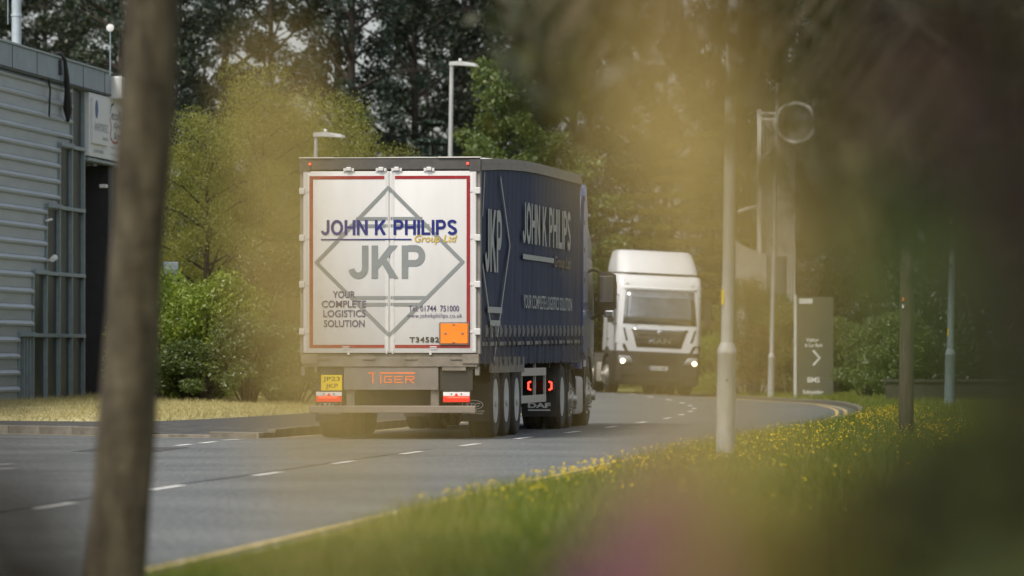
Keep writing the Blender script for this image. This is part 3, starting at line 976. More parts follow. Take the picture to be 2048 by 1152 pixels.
# side guard
for s in (-1, 1):
    mb = MB()
    x0, x1 = sorted((s * 1.25, s * 1.21))
    mb.bbox(x0, x1, 5.3, 8.62, .865, .985, .006); mb.bbox(x0, x1, 5.3, 8.62, .455, .57, .006)
    mb.bbox(x0 + .002, x1 - .002, 8.52, 8.60, .57, .865, .004); mb.box(x0 - s * .03, x1 - s * .03, 5.6, 5.66, .45, 1.06); mb.box(x0 - s * .03, x1 - s * .03, 7.4, 7.46, .45, 1.06)
    mb.build('side_guard', M['guard_grey'], trl)
mb = MB(); mb.box(-.7, .7, 8.8, 9.0, .55, .95); mb.box(-.65, -.5, 9.0, 9.12, .18, .95); mb.box(.5, .65, 9.0, 9.12, .18, .95)
mb.build('landing_legs', M['black'], trl)
# curtains (right one waved between the straps)
for s in (-1, 1):
    na, nz = 140, 14
    vs, fs = [], []
    for i in range(na + 1):
        a = .10 + 13.45 * i / na
        for j in range(nz + 1):
            t = j / nz
            top = TOPZ(a) - .172
            z = 1.10 + (top - 1.10) * t
            sc_ = abs(math.sin((a - .1) / 13.45 * math.pi * 23))
            if j == 0: z -= .05 * sc_
            bow = .011 * math.sin(a * 1.9 + t) * math.sin(t * 3.1) + .008 * math.sin(a * 5.3 + t * 4) * (1 - t) + .004 * math.sin(a * 11 - t * 7) + .012 * sc_ * max(0, .25 - t) * 4
            vs.append((s * (1.262 + bow), a, z))
    for i in range(na):
        for j in range(nz):
            q = i * (nz + 1) + j
            fs.append((q, q + nz + 1, q + nz + 2, q + 1))
    mb = MB(); mb.add(vs, fs)
    cu_ = mb.build('curtain', M['curtain'], trl, 60)
    if s < 0: continue
    CX = 1.298
    def sl_(body, a0, a1, z0, z1, mat, bold, shear=0):
        return lettering('lettering', body, a0, a1, z0, z1, CX, mat, cu_, bold, shear, 1.0, 'side')
    block_letters('lettering', 'JKP', .42, 2.40, 2.37, 3.26, CX, M['curtain_print'], cu_, 'side')
    block_letters('lettering', 'JOHN K PHILIPS', 5.05, 11.75, 2.86, 3.47, CX, M['curtain_print'], cu_, 'side')
    mb = MB(); strip_line(mb, [(5.1, 2.655), (9.25, 2.655)], .075, 'side', CX)
    mb.build('rule_print', M['curtain_print'], cu_)
    sl_('Group Ltd', 9.4, 11.8, 2.50, 2.74, M['gold_print'], .012, .25)
    sl_('YOUR COMPLETE LOGISTICS SOLUTION', 5.15, 11.95, 1.88, 2.09, M['curtain_print'], .012)
    for q, (pl_, w_) in enumerate((([(2.28, 3.74), (3.42, 2.79)], .07), ([(3.42, 2.79), (1.5, 1.13)], .07), ([(.36, 3.74), (.13, 3.16)], .07), ([(.13, 2.45), (1.25, 1.45)], .07), ([(.72, 1.83), (2.38, 1.83)], .085), ([(.98, 1.64), (2.16, 1.64)], .085))):
        mb = MB(); strip_line(mb, pl_, w_, 'side', CX + .001 * q); mb.build('diamond_print', M['curtain_print'], cu_)
    mb = MB(); strip_line(mb, [(.15, 1.34), (13.4, 1.40)], .055, 'side', CX - .004)
    mb.build('reflective_strip', M['strap_pale'], cu_)
    sbuck = None
    for k in range(24):
        a = .42 + 13.0 * k / 23
        if sbuck is None:
            mb = MB()
            mb.box(0, .010, -.022, .022, -.40, .10)
            strap = mb.mesh('strap'); strap.materials.append(M['strap'])
            mb = MB(); mb.bbox(.010, .034, -.032, .032, .02, .19, .006); mb.box(.034, .05, -.008, .008, .06, .15)
            sbuck = mb.mesh('buckle'); sbuck.materials.append(M['strap_pale'])
            mb = MB(); mb.tube([(.03, .0, .02), (.045, .06, -.06), (.04, .16, -.11), (.03, .26, -.08), (.02, .32, -.12)], .014, 6)
            stail = mb.mesh('strap_tail'); stail.materials.append(M['strap'])
        o = link('strap', strap, None, trl); o.location = (CX - .006, a, 1.42 + .002 * k)
        b = link('buckle', sbuck, None, o)
        if k % 2 == 0 or k % 5 == 0: link('strap_tail', stail, None, o)

# ------------------------------------------------------------------ blue tractor unit under the trailer
trc = empty('tractor_unit', (-1.716, 80.0, 0), R(-PSI), 'blue tractor unit pulling the curtain-sided trailer, seen from behind', 'lorry')
def rrect(hw, y0, y1, z, r, n=5, fr=None):
    """rounded rectangle ring in plan, y1 = front"""
    fr = fr or r
    pts = []
    for (cx_, cy_, a0, rr) in ((hw - fr, y1 - fr, 0, fr), (-hw + fr, y1 - fr, math.pi / 2, fr), (-hw + r, y0 + r, math.pi, r), (hw - r, y0 + r, 1.5 * math.pi, r)):
        for k in range(n + 1):
            t = a0 + math.pi / 2 * k / n
            pts.append((cx_ + rr * math.cos(t), cy_ + rr * math.sin(t), z))
    return pts
mb = MB()
mb.loft([rrect(1.22, 14.02, 16.25, .95, .06, fr=.25), rrect(1.235, 14.0, 16.3, 1.4, .06, fr=.28), rrect(1.235, 14.0, 16.25, 2.2, .06, fr=.28), rrect(1.21, 14.0, 16.05, 3.1, .06, fr=.28), rrect(1.15, 14.02, 15.75, 3.55, .1, fr=.3), rrect(1.0, 14.1, 15.4, 3.72, .15, fr=.3)])
mb.build('cab', M['cab_blue'], trc, 35)
mb = MB()
mb.loft([rrect(1.17, 14.0, 15.6, 3.60, .05, fr=.3), rrect(1.17, 14.0, 15.3, 3.8, .05, fr=.3), rrect(1.12, 14.0, 14.9, 4.02, .05, fr=.3), rrect(1.05, 14.0, 14.6, 4.08, .05, fr=.2)])
mb.build('roof_deflector', M['cab_blue'], trc, 35)
for s in (-1, 1):
    mb = MB()
    prof = [(13.66, 1.25), (14.2, 1.1), (14.4, 1.1), (14.4, 3.55), (14.2, 3.95), (13.92, 3.98), (13.80, 3.55), (13.72, 3.3)]
    x0, x1 = sorted((s * 1.245, s * 1.30))
    mb.prism(prof, 'x', x0, x1)
    mb.build('side_fairing', M['cab_blue'], trc)
    for z in (3.35, 2.9, 2.4, 3.75):
        mb = MB(); mb.box(min(s * 1.302, s * 1.285), max(s * 1.302, s * 1.285), 13.80, 13.97, z - .04, z + .04); mb.build('fairing_clip', M['black'], trc)
    # door glass, door handle
    mb = MB(); x0, x1 = sorted((s * 1.236, s * 1.246))
    mb.prism([(14.85, 1.95), (15.75, 1.85), (15.65, 2.75), (14.85, 2.8)], 'x', x0, x1); mb.build('side_window', M['glass_dark'], trc)
    # mirrors
    m_ = empty('mirror', (0, 0, 0)); m_.parent = trc
    mb = MB()
    def mr(z, w_, y): return [(s * (1.335 + q[0] * w_), y + q[1], z) for q in ((0, -.07), (1, -.06), (1.04, 0), (1, .07), (0, .08))]
    mb.loft([mr(1.90, .22, 15.72), mr(1.96, .30, 15.7), mr(2.35, .31, 15.7), mr(2.52, .29, 15.7), mr(2.57, .2, 15.72)])
    mb.build('mirror_housing', M['black'], m_, 40)
    mb = MB(); x0, x1 = sorted((s * 1.37, s * 1.60)); mb.bbox(x0, x1, 15.622, 15.632, 2.06, 2.5, .004); mb.build('mirror_glass', M['glass_dark'], m_)
    mb = MB(); x0, x1 = sorted((s * 1.45, s * 1.62)); mb.bbox(x0, x1, 15.55, 15.66, 1.80, 1.93, .03); mb.build('wide_mirror', M['chrome'], m_)
    mb = MB(); mb.tube([(s * 1.22, 15.85, 1.78), (s * 1.34, 15.8, 1.86), (s * 1.48, 15.68, 1.90)], .03, 8); mb.tube([(s * 1.2, 15.8, 2.62), (s * 1.4, 15.72, 2.55)], .025, 8); mb.build('mirror_arm', M['black'], m_)
    # lower side: sill, wheel arch, white marker panel, tank
    mb = MB()
    x0, x1 = sorted((s * 1.25, s * 1.0))
    yA, rr = 15.0, .62
    arch = [(yA + rr * math.cos(t), .55 + rr * math.sin(t)) for t in np.linspace(0.0, math.pi, 13)]
    arch += [(yA + (rr + .12) * math.cos(t), .55 + (rr + .14) * math.sin(t)) for t in np.linspace(math.pi, 0, 13)]
    mb.prism(arch, 'x', x0, x1); mb.build('wheel_arch', M['black'], trc)
    mb = MB(); x0, x1 = sorted((s * 1.256, s * 1.23)); mb.bbox(x0, x1, 14.28, 14.52, .98, 1.20, .01); mb.build('marker_panel', M['cab_white'], trc)
    mb = MB(); x0, x1 = sorted((s * 1.24, s * .75)); mb.bbox(x0, x1, 13.15, 14.22, .20, .83, .06); mb.build('fuel_tank', M['guard_grey'], trc, 40)
    mb = MB(); x0, x1 = sorted((s * 1.248, s * 1.20)); mb.bbox(x0, x1, 13.05, 13.10, .3, .8, .008); mb.build('tank_strap', M['steel_dirty'], trc)
mb = MB()
for s in (-1, 1): mb.box(s * .42 - .05, s * .42 + .05, 9.9, 16.1, .62, .90)
mb.box(-.5, .5, 9.86, 9.9, .6, .92); mb.box(-1.0, 1.0, 16.0, 16.2, .3, .95)
mb.tube([(-.95, 11.1, .5), (.95, 11.1, .5)], .09, 8); mb.tube([(-.95, 12.45, .45), (.95, 12.45, .45)], .06, 8); mb.tube([(-.95, 15, .5), (.95, 15, .5)], .06, 8)
mb.bbox(-.45, .45, 11.5, 12.3, .901, .985, .02)
mb.build('chassis', M['black'], trc)
for s in (-1, 1):
    wheel(trc, s * 1.245, 11.1, .515, .29, s, M['rim_grey'], dual=True, dish=.14)
    wheel(trc, s * 1.22, 12.45, .46, .27, s, M['rim_alloy'], dish=-.01)
    wheel(trc, s * 1.24, 15.0, .51, .33, s, M['rim_alloy'], dish=-.02)
    for a, rr, zc in ((11.1, .60, .56), (12.45, .54, .50)):
        mb = MB()
        x0, x1 = sorted((s * 1.25, s * .62))
        mb.prism([(a + rr * math.cos(t), zc + rr * math.sin(t)) for t in np.linspace(.25, math.pi - .15, 12)] + [(a + (rr - .02) * math.cos(t), zc + (rr - .02) * math.sin(t)) for t in np.linspace(math.pi - .15, .25, 12)], 'x', x0, x1)
        mb.build('mudguard', M['grey_plastic'], trc, 40)
    x0, x1 = sorted((s * 1.22, s * .66))
    mb = MB(); mb.bbox(x0, x1, 10.40, 10.42, .20, .66, .004); fl = mb.build('mud_flap', M['black'], trc)
    ca = (x0 + x1) / 2
    lettering('lettering', 'DAF', ca - .18, ca + .18, .34, .42, 10.3965, M['flap_print'], fl, .045)
    mb = MB(); strip_line(mb, [(ca - .17, .305), (ca + .17, .305)], .022, 'rear', 10.3965); mb.build('rule_print', M['flap_print'], fl)
    t_ = empty('tail_light', (0, 0, 0)); t_.parent = trc
    x0, x1 = sorted((s * 1.19, s * .74))
    mb = MB(); mb.bbox(x0, x1, 10.30, 10.36, .60, .78, .01); mb.build('housing', M['black'], t_)
    mb = MB(); mb.bbox(x0 + .01, x1 - .01, 10.285, 10.299, .61, .77, .006); mb.build('lens', material('lens_smoked', (.10, .008, .006), .2), t_)
    mb = MB()
    for e, q in ((x0 + .04, 1), (x1 - .04, -1)):
        strip_line(mb, [(e + q * .035, .755), (e, .74), (e, .645), (e + q * .035, .628)], .026, 'rear', 10.280)
    mb.build('led_strip', M['lens_red_lit'], t_)

# ------------------------------------------------------------------ oncoming white tractor unit
TH = 9.5
man = empty('tractor_unit', (4.08, 160.2, rz(1.6, 160.2)), 0, 'white tractor unit without trailer coming round the bend, headlights lit', 'lorry')
man.rotation_euler = (Matrix.Rotation(R(2.5), 3, 'Y') @ Matrix.Rotation(math.pi + R(TH), 3, 'Z')).to_euler()
SEC = [(1.20, 0.0), (1.9, 0.0), (2.0, -.02), (2.95, -.15), (3.18, -.24), (3.32, -.36), (3.40, -.52)]
def yf(z): return float(np.interp(z, [q[0] for q in SEC], [q[1] for q in SEC]))
FRR = .22
def fy(x, z, hw=1.22):
    e = abs(x) - (hw - FRR)
    return yf(z) - (FRR - math.sqrt(max(FRR * FRR - e * e, 0)) if e > 0 else 0)
mb = MB()
mb.loft([rrect(1.22, -2.2, yf(z), z, .08, 6, FRR) for z, _ in SEC[:-1]] + [rrect(1.12, -2.1, -.52, 3.40, .15, 6, .25)])
cab = mb.build('cab', M['cab_white'], man, 30)
def fpanel(name, rowsx, mat, off, parent, n=10):
    """panel following the cab front: rowsx = (z, x0, x1)"""
    rows = [[(x0 + (x1 - x0) * k / n, fy(x0 + (x1 - x0) * k / n, z) + off, z) for k in range(n + 1)] for z, x0, x1 in rowsx]
    inner = [[(p[0], p[1] - .02, p[2]) for p in r] for r in rows]
    v = [p for r in rows for p in r]; m_ = n + 1
    f = [(i * m_ + j, i * m_ + j + 1, (i + 1) * m_ + j + 1, (i + 1) * m_ + j) for i in range(len(rows) - 1) for j in range(n)]
    q = MB(); q.add(v, f)
    o = q.build(name, mat, parent, 30)
    sm = o.modifiers.new('thick', 'SOLIDIFY'); sm.thickness = .012; sm.offset = 0
    return o
fpanel('windscreen', [(z, -1.06 + .02 * k, 1.06 - .02 * k) for k, z in enumerate((1.97, 2.2, 2.45, 2.7, 2.93))], M['glass_dark'], .006, man)
fpanel('sun_visor', [(2.955, -1.05, 1.05), (3.03, -1.04, 1.04)], M['cab_white'], .012, man)
gr = fpanel('grille', [(1.33, -.64, .64), (1.5, -.69, .69), (1.78, -.78, .78)], M['grey_plastic'], .008, man)
fpanel('grille_trim', [(1.785, -.80, .80), (1.85, -.82, .82)], M['chrome'], .010, man)
for z in (1.42, 1.55, 1.68):
    fpanel('grille_bar', [(z - .012, -.62, .62), (z + .012, -.62, .62)], M['black'], .016, gr)
lettering('lettering', 'MAN', .33, -.33, 1.44, 1.585, .034, M['chrome'], man, .05, 0, 1.15, 'front')
mb = MB(); mb.lathe([(.055, 0), (.07, .01), (.045, .02)], (0, .016, 1.75), 'y', 14); mb.build('emblem', M['chrome'], man, 40)
for s in (-1, 1):
    fpanel('air_slot', [(1.50, s * .90, s * .95), (1.85, s * 1.00, s * 1.05)], M['black'], .010, man, 4)
    fpanel('marker_lamp', [(3.09, s * .90, s * .98), (3.115, s * .90, s * .98)], M['lamp_glass'], .010, man, 3)
# bumper
mb = MB()
mb.loft([rrect(1.16, -1.0, -.03, .26, .05, 6, FRR), rrect(1.22, -1.0, .02, .36, .05, 6, FRR), rrect(1.235, -1.0, .04, .70, .05, 6, FRR), rrect(1.235, -1.0, .03, 1.0, .05, 6, FRR), rrect(1.225, -1.0, .012, 1.205, .05, 6, FRR)])
bmp = mb.build('bumper', M['grey_plastic'], man, 30)
for s in (-1, 1):
    def bx_(z, a, b): return [(s * a, fy(a, z) + .03 if a < 1.22 else 0, z)]
    pts = [(.80, 1.02), (.98, 1.40), (1.18, 1.42), (1.225, 1.42), (1.225, 1.02)]
    n_ = []
    q = MB()
    fr_ = [(s * x, min(fy(min(x, 1.215), z), yf(z)) + .035, z) for x, z in pts]
    bk_ = [(s * x * .98, fy(min(x, 1.2), z) - .25, z) for x, z in pts]
    k = len(pts)
    q.add(fr_ + bk_, [tuple(range(k)), tuple(range(2 * k - 1, k - 1, -1))] + [(i, (i + 1) % k, k + (i + 1) % k, k + i) for i in range(k)])
    q.build('corner_panel', M['grey_plastic'], man, 30)
    h_ = empty('headlight', (0, 0, 0)); h_.parent = man
    def bpanel(name, zz, mat, off, par):
        rows = [[(s * (a + (b - a) * i / 6), fy(min(a + (b - a) * i / 6, 1.215), 1.3) + off, z) for i in range(7)] for z, a, b in zz]
        v = [p for r in rows for p in r]
        f = [(i * 7 + j, i * 7 + j + 1, (i + 1) * 7 + j + 1, (i + 1) * 7 + j) for i in range(len(rows) - 1) for j in range(6)]
        qq = MB(); qq.add(v, f); o = qq.build(name, mat, par, 30)
        sm = o.modifiers.new('thick', 'SOLIDIFY'); sm.thickness = .012
        return o
    bpanel('lens', [(.86, .72, 1.14), (.97, .76, 1.15), (1.07, .84, 1.15)], M['lamp_glass'], .052, h_)
    qq = MB(); qq.lathe([(.062, 0), (.06, .02), (.03, .03)], (s * 1.03, fy(1.03, 1.3) + .06, .915), 'y', 16); qq.build('lamp', M['lamp_lit'], h_, 40)
    bpanel('fog_slot', [(.52, .70, 1.12), (.56, .70, 1.14)], M['black'], .05, bmp)
mb = MB(); mb.bbox(-.27, .27, .045, .06, .685, .80, .004); pl = mb.build('number_plate', M['plate_white'], man)
lettering('lettering', 'GX65 HMZ', .20, -.24, .705, .78, .0625, M['sign_dark'], pl, .02, 0, 1.0, 'front')
mb = MB(); mb.box(.215, .266, .0605, .0625, .69, .796); mb.build('plate_band', M['sign_blue'], pl)
mb = MB(); mb.box(-.55, .55, .042, .05, .86, 1.12); mb.build('lower_grille', M['black'], bmp)
mb = MB(); mb.box(-.60, .60, .043, .05, .40, .60); mb.build('step_recess', M['black'], bmp)
# roof deflector
mb = MB()
mb.loft([rrect(1.16, -2.1, -.40, 3.43, .05, 6, .35), rrect(1.16, -2.1, -.48, 3.55, .05, 6, .35), rrect(1.12, -2.1, -.72, 3.80, .05, 6, .35), rrect(1.06, -2.1, -1.0, 4.02, .05, 6, .32), rrect(.98, -2.05, -1.15, 4.07, .05, 6, .3)])
mb.build('roof_deflector', M['cab_white'], man, 32)
mb = MB(); mb.tube([(0, -.62, 3.66), (0, -.80, 3.84)], .012, 6); mb.build('deflector_seam', M['frame_grey'], man)
mb = MB()
mb.tube([(.75, .04, 1.98), (.55, .0, 2.06), (.1, -.0, 2.03)], .012, 5); mb.build('wiper', M['black'], man); mb = MB(); mb.tube([(.0, .03, 1.98), (-.2, .0, 2.05), (-.6, .0, 2.02)], .012, 5)
mb.build('wiper', M['black'], man)
for s in (-1, 1):
    x0, x1 = sorted((s * 1.222, s * 1.232))
    mb = MB(); mb.prism([(-.35, 2.0), (-1.35, 2.05), (-1.35, 2.8), (-.42, 2.8)], 'x', x0, x1); mb.build('side_window', M['glass_dark'], man)
    mb = MB(); mb.prism([(-.28, 1.22), (-.26, 1.9), (-.285, 1.9), (-.30, 1.22)], 'x', x0, x1); mb.build('door_seam', M['black'], man); mb = MB(); mb.prism([(-1.5, 1.22), (-1.5, 2.9), (-1.52, 2.9), (-1.52, 1.22)], 'x', x0, x1); mb.build('door_seam', M['black'], man)
    mb = MB(); mb.bbox(min(s * 1.222, s * 1.25), max(s * 1.222, s * 1.25), -1.42, -1.25, 1.5, 1.54, .006); mb.build('door_handle', M['black'], man)
    m_ = empty('mirror', (0, 0, 0)); m_.parent = man
    mb = MB()
    mb.loft([[(s * (1.30 + a * w_), -.18 + b, z) for a, b in ((0, -.06), (1, -.06), (1.05, 0), (1, .08), (.1, .09))] for z, w_ in ((1.98, .12), (2.04, .17), (2.6, .18), (2.7, .12))])
    mb.build('mirror_housing', M['grey_plastic'], m_, 40)
    mb = MB(); mb.tube([(s * 1.18, -.2, 1.98), (s * 1.3, -.12, 1.93), (s * 1.36, -.15, 2.02)], .022, 6); mb.tube([(s * 1.15, -.22, 2.75), (s * 1.24, -.15, 2.80), (s * 1.36, -.16, 2.68)], .022, 6); mb.build('mirror_arm', M['grey_plastic'], m_)
    mb = MB()
    x0, x1 = sorted((s * 1.235, s * .85))
    arch = [(-1.4 + .60 * math.cos(t), .52 + .60 * math.sin(t)) for t in np.linspace(-.1, math.pi + .1, 13)] + [(-1.4 + .74 * math.cos(t), .52 + .80 * math.sin(t)) for t in np.linspace(math.pi + .1, -.1, 13)]
    mb.prism(arch, 'x', x0, x1); mb.build('wheel_arch', M['grey_plastic'], man, 30)
    mb = MB(); mb.bbox(x0, x1, -2.9, -2.15, .3, .85, .05); mb.build('fuel_tank', M['guard_grey'], man, 40)
    wheel(man, s * 1.22, -1.4, .51, .32, s, M['rim_alloy'], dish=-.05, tyre_n=28)
    wheel(man, s * 1.22, -3.75, .50, .29, s, M['rim_alloy'], dish=-.03, tyre_n=28)
    wheel(man, s * 1.22, -5.1, .51, .29, s, M['rim_alloy'], dual=True, dish=.12, tyre_n=28)
    x0, x1 = sorted((s * 1.2, s * .64))
    for a in (-3.75, -5.1):
        mb = MB(); mb.prism([(a + .58 * math.cos(t), .54 + .58 * math.sin(t)) for t in np.linspace(.2, math.pi - .2, 9)] + [(a + .56 * math.cos(t), .54 + .56 * math.sin(t)) for t in np.linspace(math.pi - .2, .2, 9)], 'x', x0, x1)
        mb.build('mudguard', M['grey_plastic'], man, 40)
mb = MB()
for s in (-1, 1): mb.box(s * .42 - .05, s * .42 + .05, -5.9, -.3, .62, .92)
mb.tube([(-.95, -1.4, .5), (.95, -1.4, .5)], .07, 8); mb.tube([(-.95, -5.1, .5), (.95, -5.1, .5)], .09, 8); mb.box(-.85, .85, -2.0, -.9, .55, 1.19)
mb.bbox(-.45, .45, -4.9, -4.0, .921, 1.02, .02)
mb.build('chassis', M['black'], man)

# ------------------------------------------------------------------ building on the left
bd = empty('industrial_unit', (-9.45, 105.0, 0.0), math.atan2(.9956, .0934), 'grey ribbed-clad industrial unit with stepped glazing at the left edge', 'building')
S0 = -16.0
def step_at(z):
    for zz, s in ((1.54, 1.8), (2.74, 3.3), (4.04, 4.75), (5.27, 6.2)):
        if z < zz - .05: return s
    return 7.6
mb = MB(); mb.box(S0, 9.0, .10, 14, .1, 6.40); mb.build('wall_core', M['dark_wall'], bd)
mb = MB(); mb.box(S0, 17.2, .12, 12, 6.41, 6.80); mb.build('roof', M['fascia'], bd)
nrow = 20
ph = (6.46 - .28) / nrow
for i in range(nrow):
    z = .28 + ph * i
    s1 = step_at(z + ph * .5)
    mb = MB()
    mb.prism([(.09, z + .001), (0, z + .001), (-.004, z + ph * .58), (-.065, z + ph * .66), (-.072, z + ph * .78), (-.004, z + ph * .975), (-.004, z + ph - .004), (.09, z + ph - .004)], 'x', S0, s1 - .04)
    mb.build('cladding_panel', M['cladding'], bd)
zs = [.28, 1.54, 2.74, 4.04, 5.27, 6.45]
cols = [1.8, 3.3, 4.75, 6.2, 7.6, 9.03]
for r_ in range(5):
    for c_ in range(r_, 5):
        a, b = cols[c_], cols[c_ + 1]
        mb = MB(); mb.box(a + .03, b - .03, .03, .05, zs[r_] + .03, zs[r_ + 1] - .03)
        p_ = mb.build('pane', M['pane'], bd)
for c_ in range(6):
    top = zs[min(c_ + 1, 5)]
    mb = MB(); mb.bbox(cols[c_] - .035, cols[c_] + .035, -.05, .07, .24, top, .006); mb.build('mullion', M['mullion'], bd)
for q in (2.3, 2.62, 2.95):
    mb = MB(); mb.bbox(q - .025, q + .025, -.045, .028, .26, 1.50, .005); mb.build('door_stile', M['mullion'], bd)
for r_ in range(1, 5):
    mb = MB(); mb.bbox(cols[r_ - 1] - .05, 9.06, -.065, .072, zs[r_] - .035, zs[r_] + .035, .006); mb.build('transom', M['mullion'], bd)
    mb = MB(); mb.box(cols[r_ - 1] - .06, cols[r_] + .02, -.085, -.066, zs[r_] - .02, zs[r_] + .06); mb.build('flashing', M['fascia'], bd)
mb = MB(); mb.bbox(S0, 11.8, -.12, .11, 6.47, 6.93, .01); fs_ = mb.build('fascia', M['fascia'], bd)
mb = MB(); mb.box(S0, 11.82, -.15, .12, 6.931, 6.97); mb.build('coping', M['mullion'], fs_)
mb = MB(); mb.box(S0, 11.8, -.128, -.121, 6.475, 6.50)
for q in np.arange(-15, 11.5, 2.6): mb.box(q - .012, q + .012, -.127, -.121, 6.501, 6.92)
mb.build('fascia_joint', M['dark_wall'], fs_)
mb = MB(); mb.bbox(11.85, 13.1, -.35, .1, 6.42, 6.88, .02); mb.bbox(13.12, 13.55, -.42, .1, 6.38, 6.90, .02); mb.build('corner_box', M['white_metal'], bd)
# sign over the entrance
sg = empty('sign_board', (0, 0, 0)); sg.parent = bd
mb = MB(); mb.bbox(9.25, 17.0, -.10, .05, 5.16, 6.44, .01); mb.build('board', M['sign_white'], sg)
mb = MB(); mb.bbox(9.45, 11.35, -.15, -.101, 5.42, 6.34, .008); mb.build('panel', M['sign_white'], sg)
mb = MB(); mb.lathe([(.19, 0), (.17, -.004)], (9.85, -.151, 6.12), 'y', 20); o = mb.build('emblem', M['sign_blue'], sg)
lettering('lettering', 'ANHYDRITEC', 9.6, 11.25, 5.68, 5.85, -.153, M['sign_grey'], sg, .01)
lettering('lettering', 'limited', 10.6, 11.2, 5.52, 5.60, -.153, M['sign_grey'], sg, .01)
lettering('lettering', 'Tel: 01695 450700', 9.75, 10.95, 5.245, 5.325, -.103, M['sign_grey'], sg, .01)
lettering('lettering', 'ecoRAM', 11.95, 14.2, 6.0, 6.20, -.103, M['sign_dark'], sg, .01, .2)
mb = MB(); strip_line(mb, [(11.8, 6.12), (11.95, 6.28), (12.25, 6.33)], .05, 'rear', -.103); mb.build('logo_arc', M['sign_dark'], sg)
lettering('lettering', 'Gyvlon', 12.3, 13.9, 5.80, 5.95, -.103, M['sign_dark'], sg, .02, .2)
lettering('lettering', 'Screed', 12.3, 13.9, 5.61, 5.75, -.103, M['sign_dark'], sg, .02, .2)
mb = MB(); strip_line(mb, [(11.75, 6.02), (11.95, 5.82), (11.85, 5.70), (11.9, 5.60), (12.2, 5.53), (12.6, 5.53), (12.9, 5.58)], .05, 'rear', -.104); mb.build('logo_swoosh', M['sign_red'], sg)
lettering('lettering', 'www.ecoram.co.uk', 11.8, 14.5, 5.40, 5.46, -.103, M['sign_grey'], sg, .01)
lettering('lettering', 'www.gyvlon-floors.co.uk', 11.8, 14.5, 5.25, 5.31, -.103, M['sign_grey'], sg, .01)
mb = MB(); mb.bbox(9.1, 17.05, -.11, .1, 5.06, 5.12, .008); mb.build('sign_rail', M['mullion'], sg)
mb = MB(); mb.bbox(12.2, 13.0, .0, .9, .1, 5.05, .02); mb.build('column', M['dark_wall'], bd)
mb = MB(); mb.box(16.2, 17.0, .0, .9, .1, 6.4); mb.build('column', M['dark_wall'], bd)
mb = MB(); mb.bbox(10.4, 10.62, -.25, -.11, 4.55, 4.62, .01); mb.build('bracket_light', M['white_metal'], bd)
# camera, vents, cables on the wall
mb = MB(); mb.tube([(4.62, -.04, 2.98), (4.62, -.16, 3.0)], .02, 6); mb.tube([(4.45, -.19, 3.0), (4.85, -.17, 3.04)], [.05, .065], 10); mb.build('security_camera', M['white_metal'], bd)
mb = MB(); mb.tube([(4.55, -.06, 3.75), (4.9, -.1, 3.78)], .025, 8); mb.build('vent_pipe', M['white_metal'], bd)
mb = MB()
mb.tube([(5.3, .1, 6.96), (5.6, -.14, 7.03), (6.0, -.17, 6.92), (6.15, -.18, 6.6), (6.35, -.16, 6.3), (6.6, -.12, 5.98), (6.75, -.1, 5.75)], [.03, .03, .035, .05, .06, .09, .03], 8)
mb.tube([(5.6, -.12, 6.90), (5.62, -.14, 6.6)], .05, 6)
mb.build('hanging_cable', M['cable'], bd)
mb = MB(); mb.tube([(4.1, -.05, 6.46), (4.5, -.1, 6.50), (4.75, -.1, 6.3), (4.8, -.07, 5.75)], .02, 6); mb.build('cable_drop', M['cable'], bd)
# roof flue and aerial
fx = empty('roof_flue', (gx(33, 112.5), 112.5, 6.80), 0, 'pale metal flue on a vent box on the unit roof', 'chimney')
mb = MB(); mb.bbox(-.26, .20, -.26, .20, .001, .42, .02); mb.build('vent_box', M['white_metal'], fx)
mb = MB(); mb.lathe([(.095, .42), (.095, 1.05), (.11, 1.06), (.11, 1.10), (.095, 1.11), (.095, 2.6), (.13, 2.62), (.13, 2.75)], (0, 0, 0), 'z', 16); mb.build('flue_pipe', M['flue'], fx, 40)
mb = MB(); mb.tube([(-.17, 0, .9), (-.17, 0, 2.4)], .012, 6); mb.build('stay_wire', M['mullion'], fx)
ax_ = empty('roof_aerial', (gx(220.5, 115), 115, 6.80), 0, 'thin aerial rod topped by a round white disc on the unit roof', 'aerial')
mb = MB(); mb.tube([(0, 0, 0), (0, 0, .92)], .014, 8); mb.build('rod', M['mullion'], ax_)
mb = MB(); mb.lathe([(.02, .05), (.075, .03), (.08, 0), (.07, -.02), (.02, -.03)], (0, 0, .97), 'y', 18); mb.build('disc', M['white_metal'], ax_, 50)

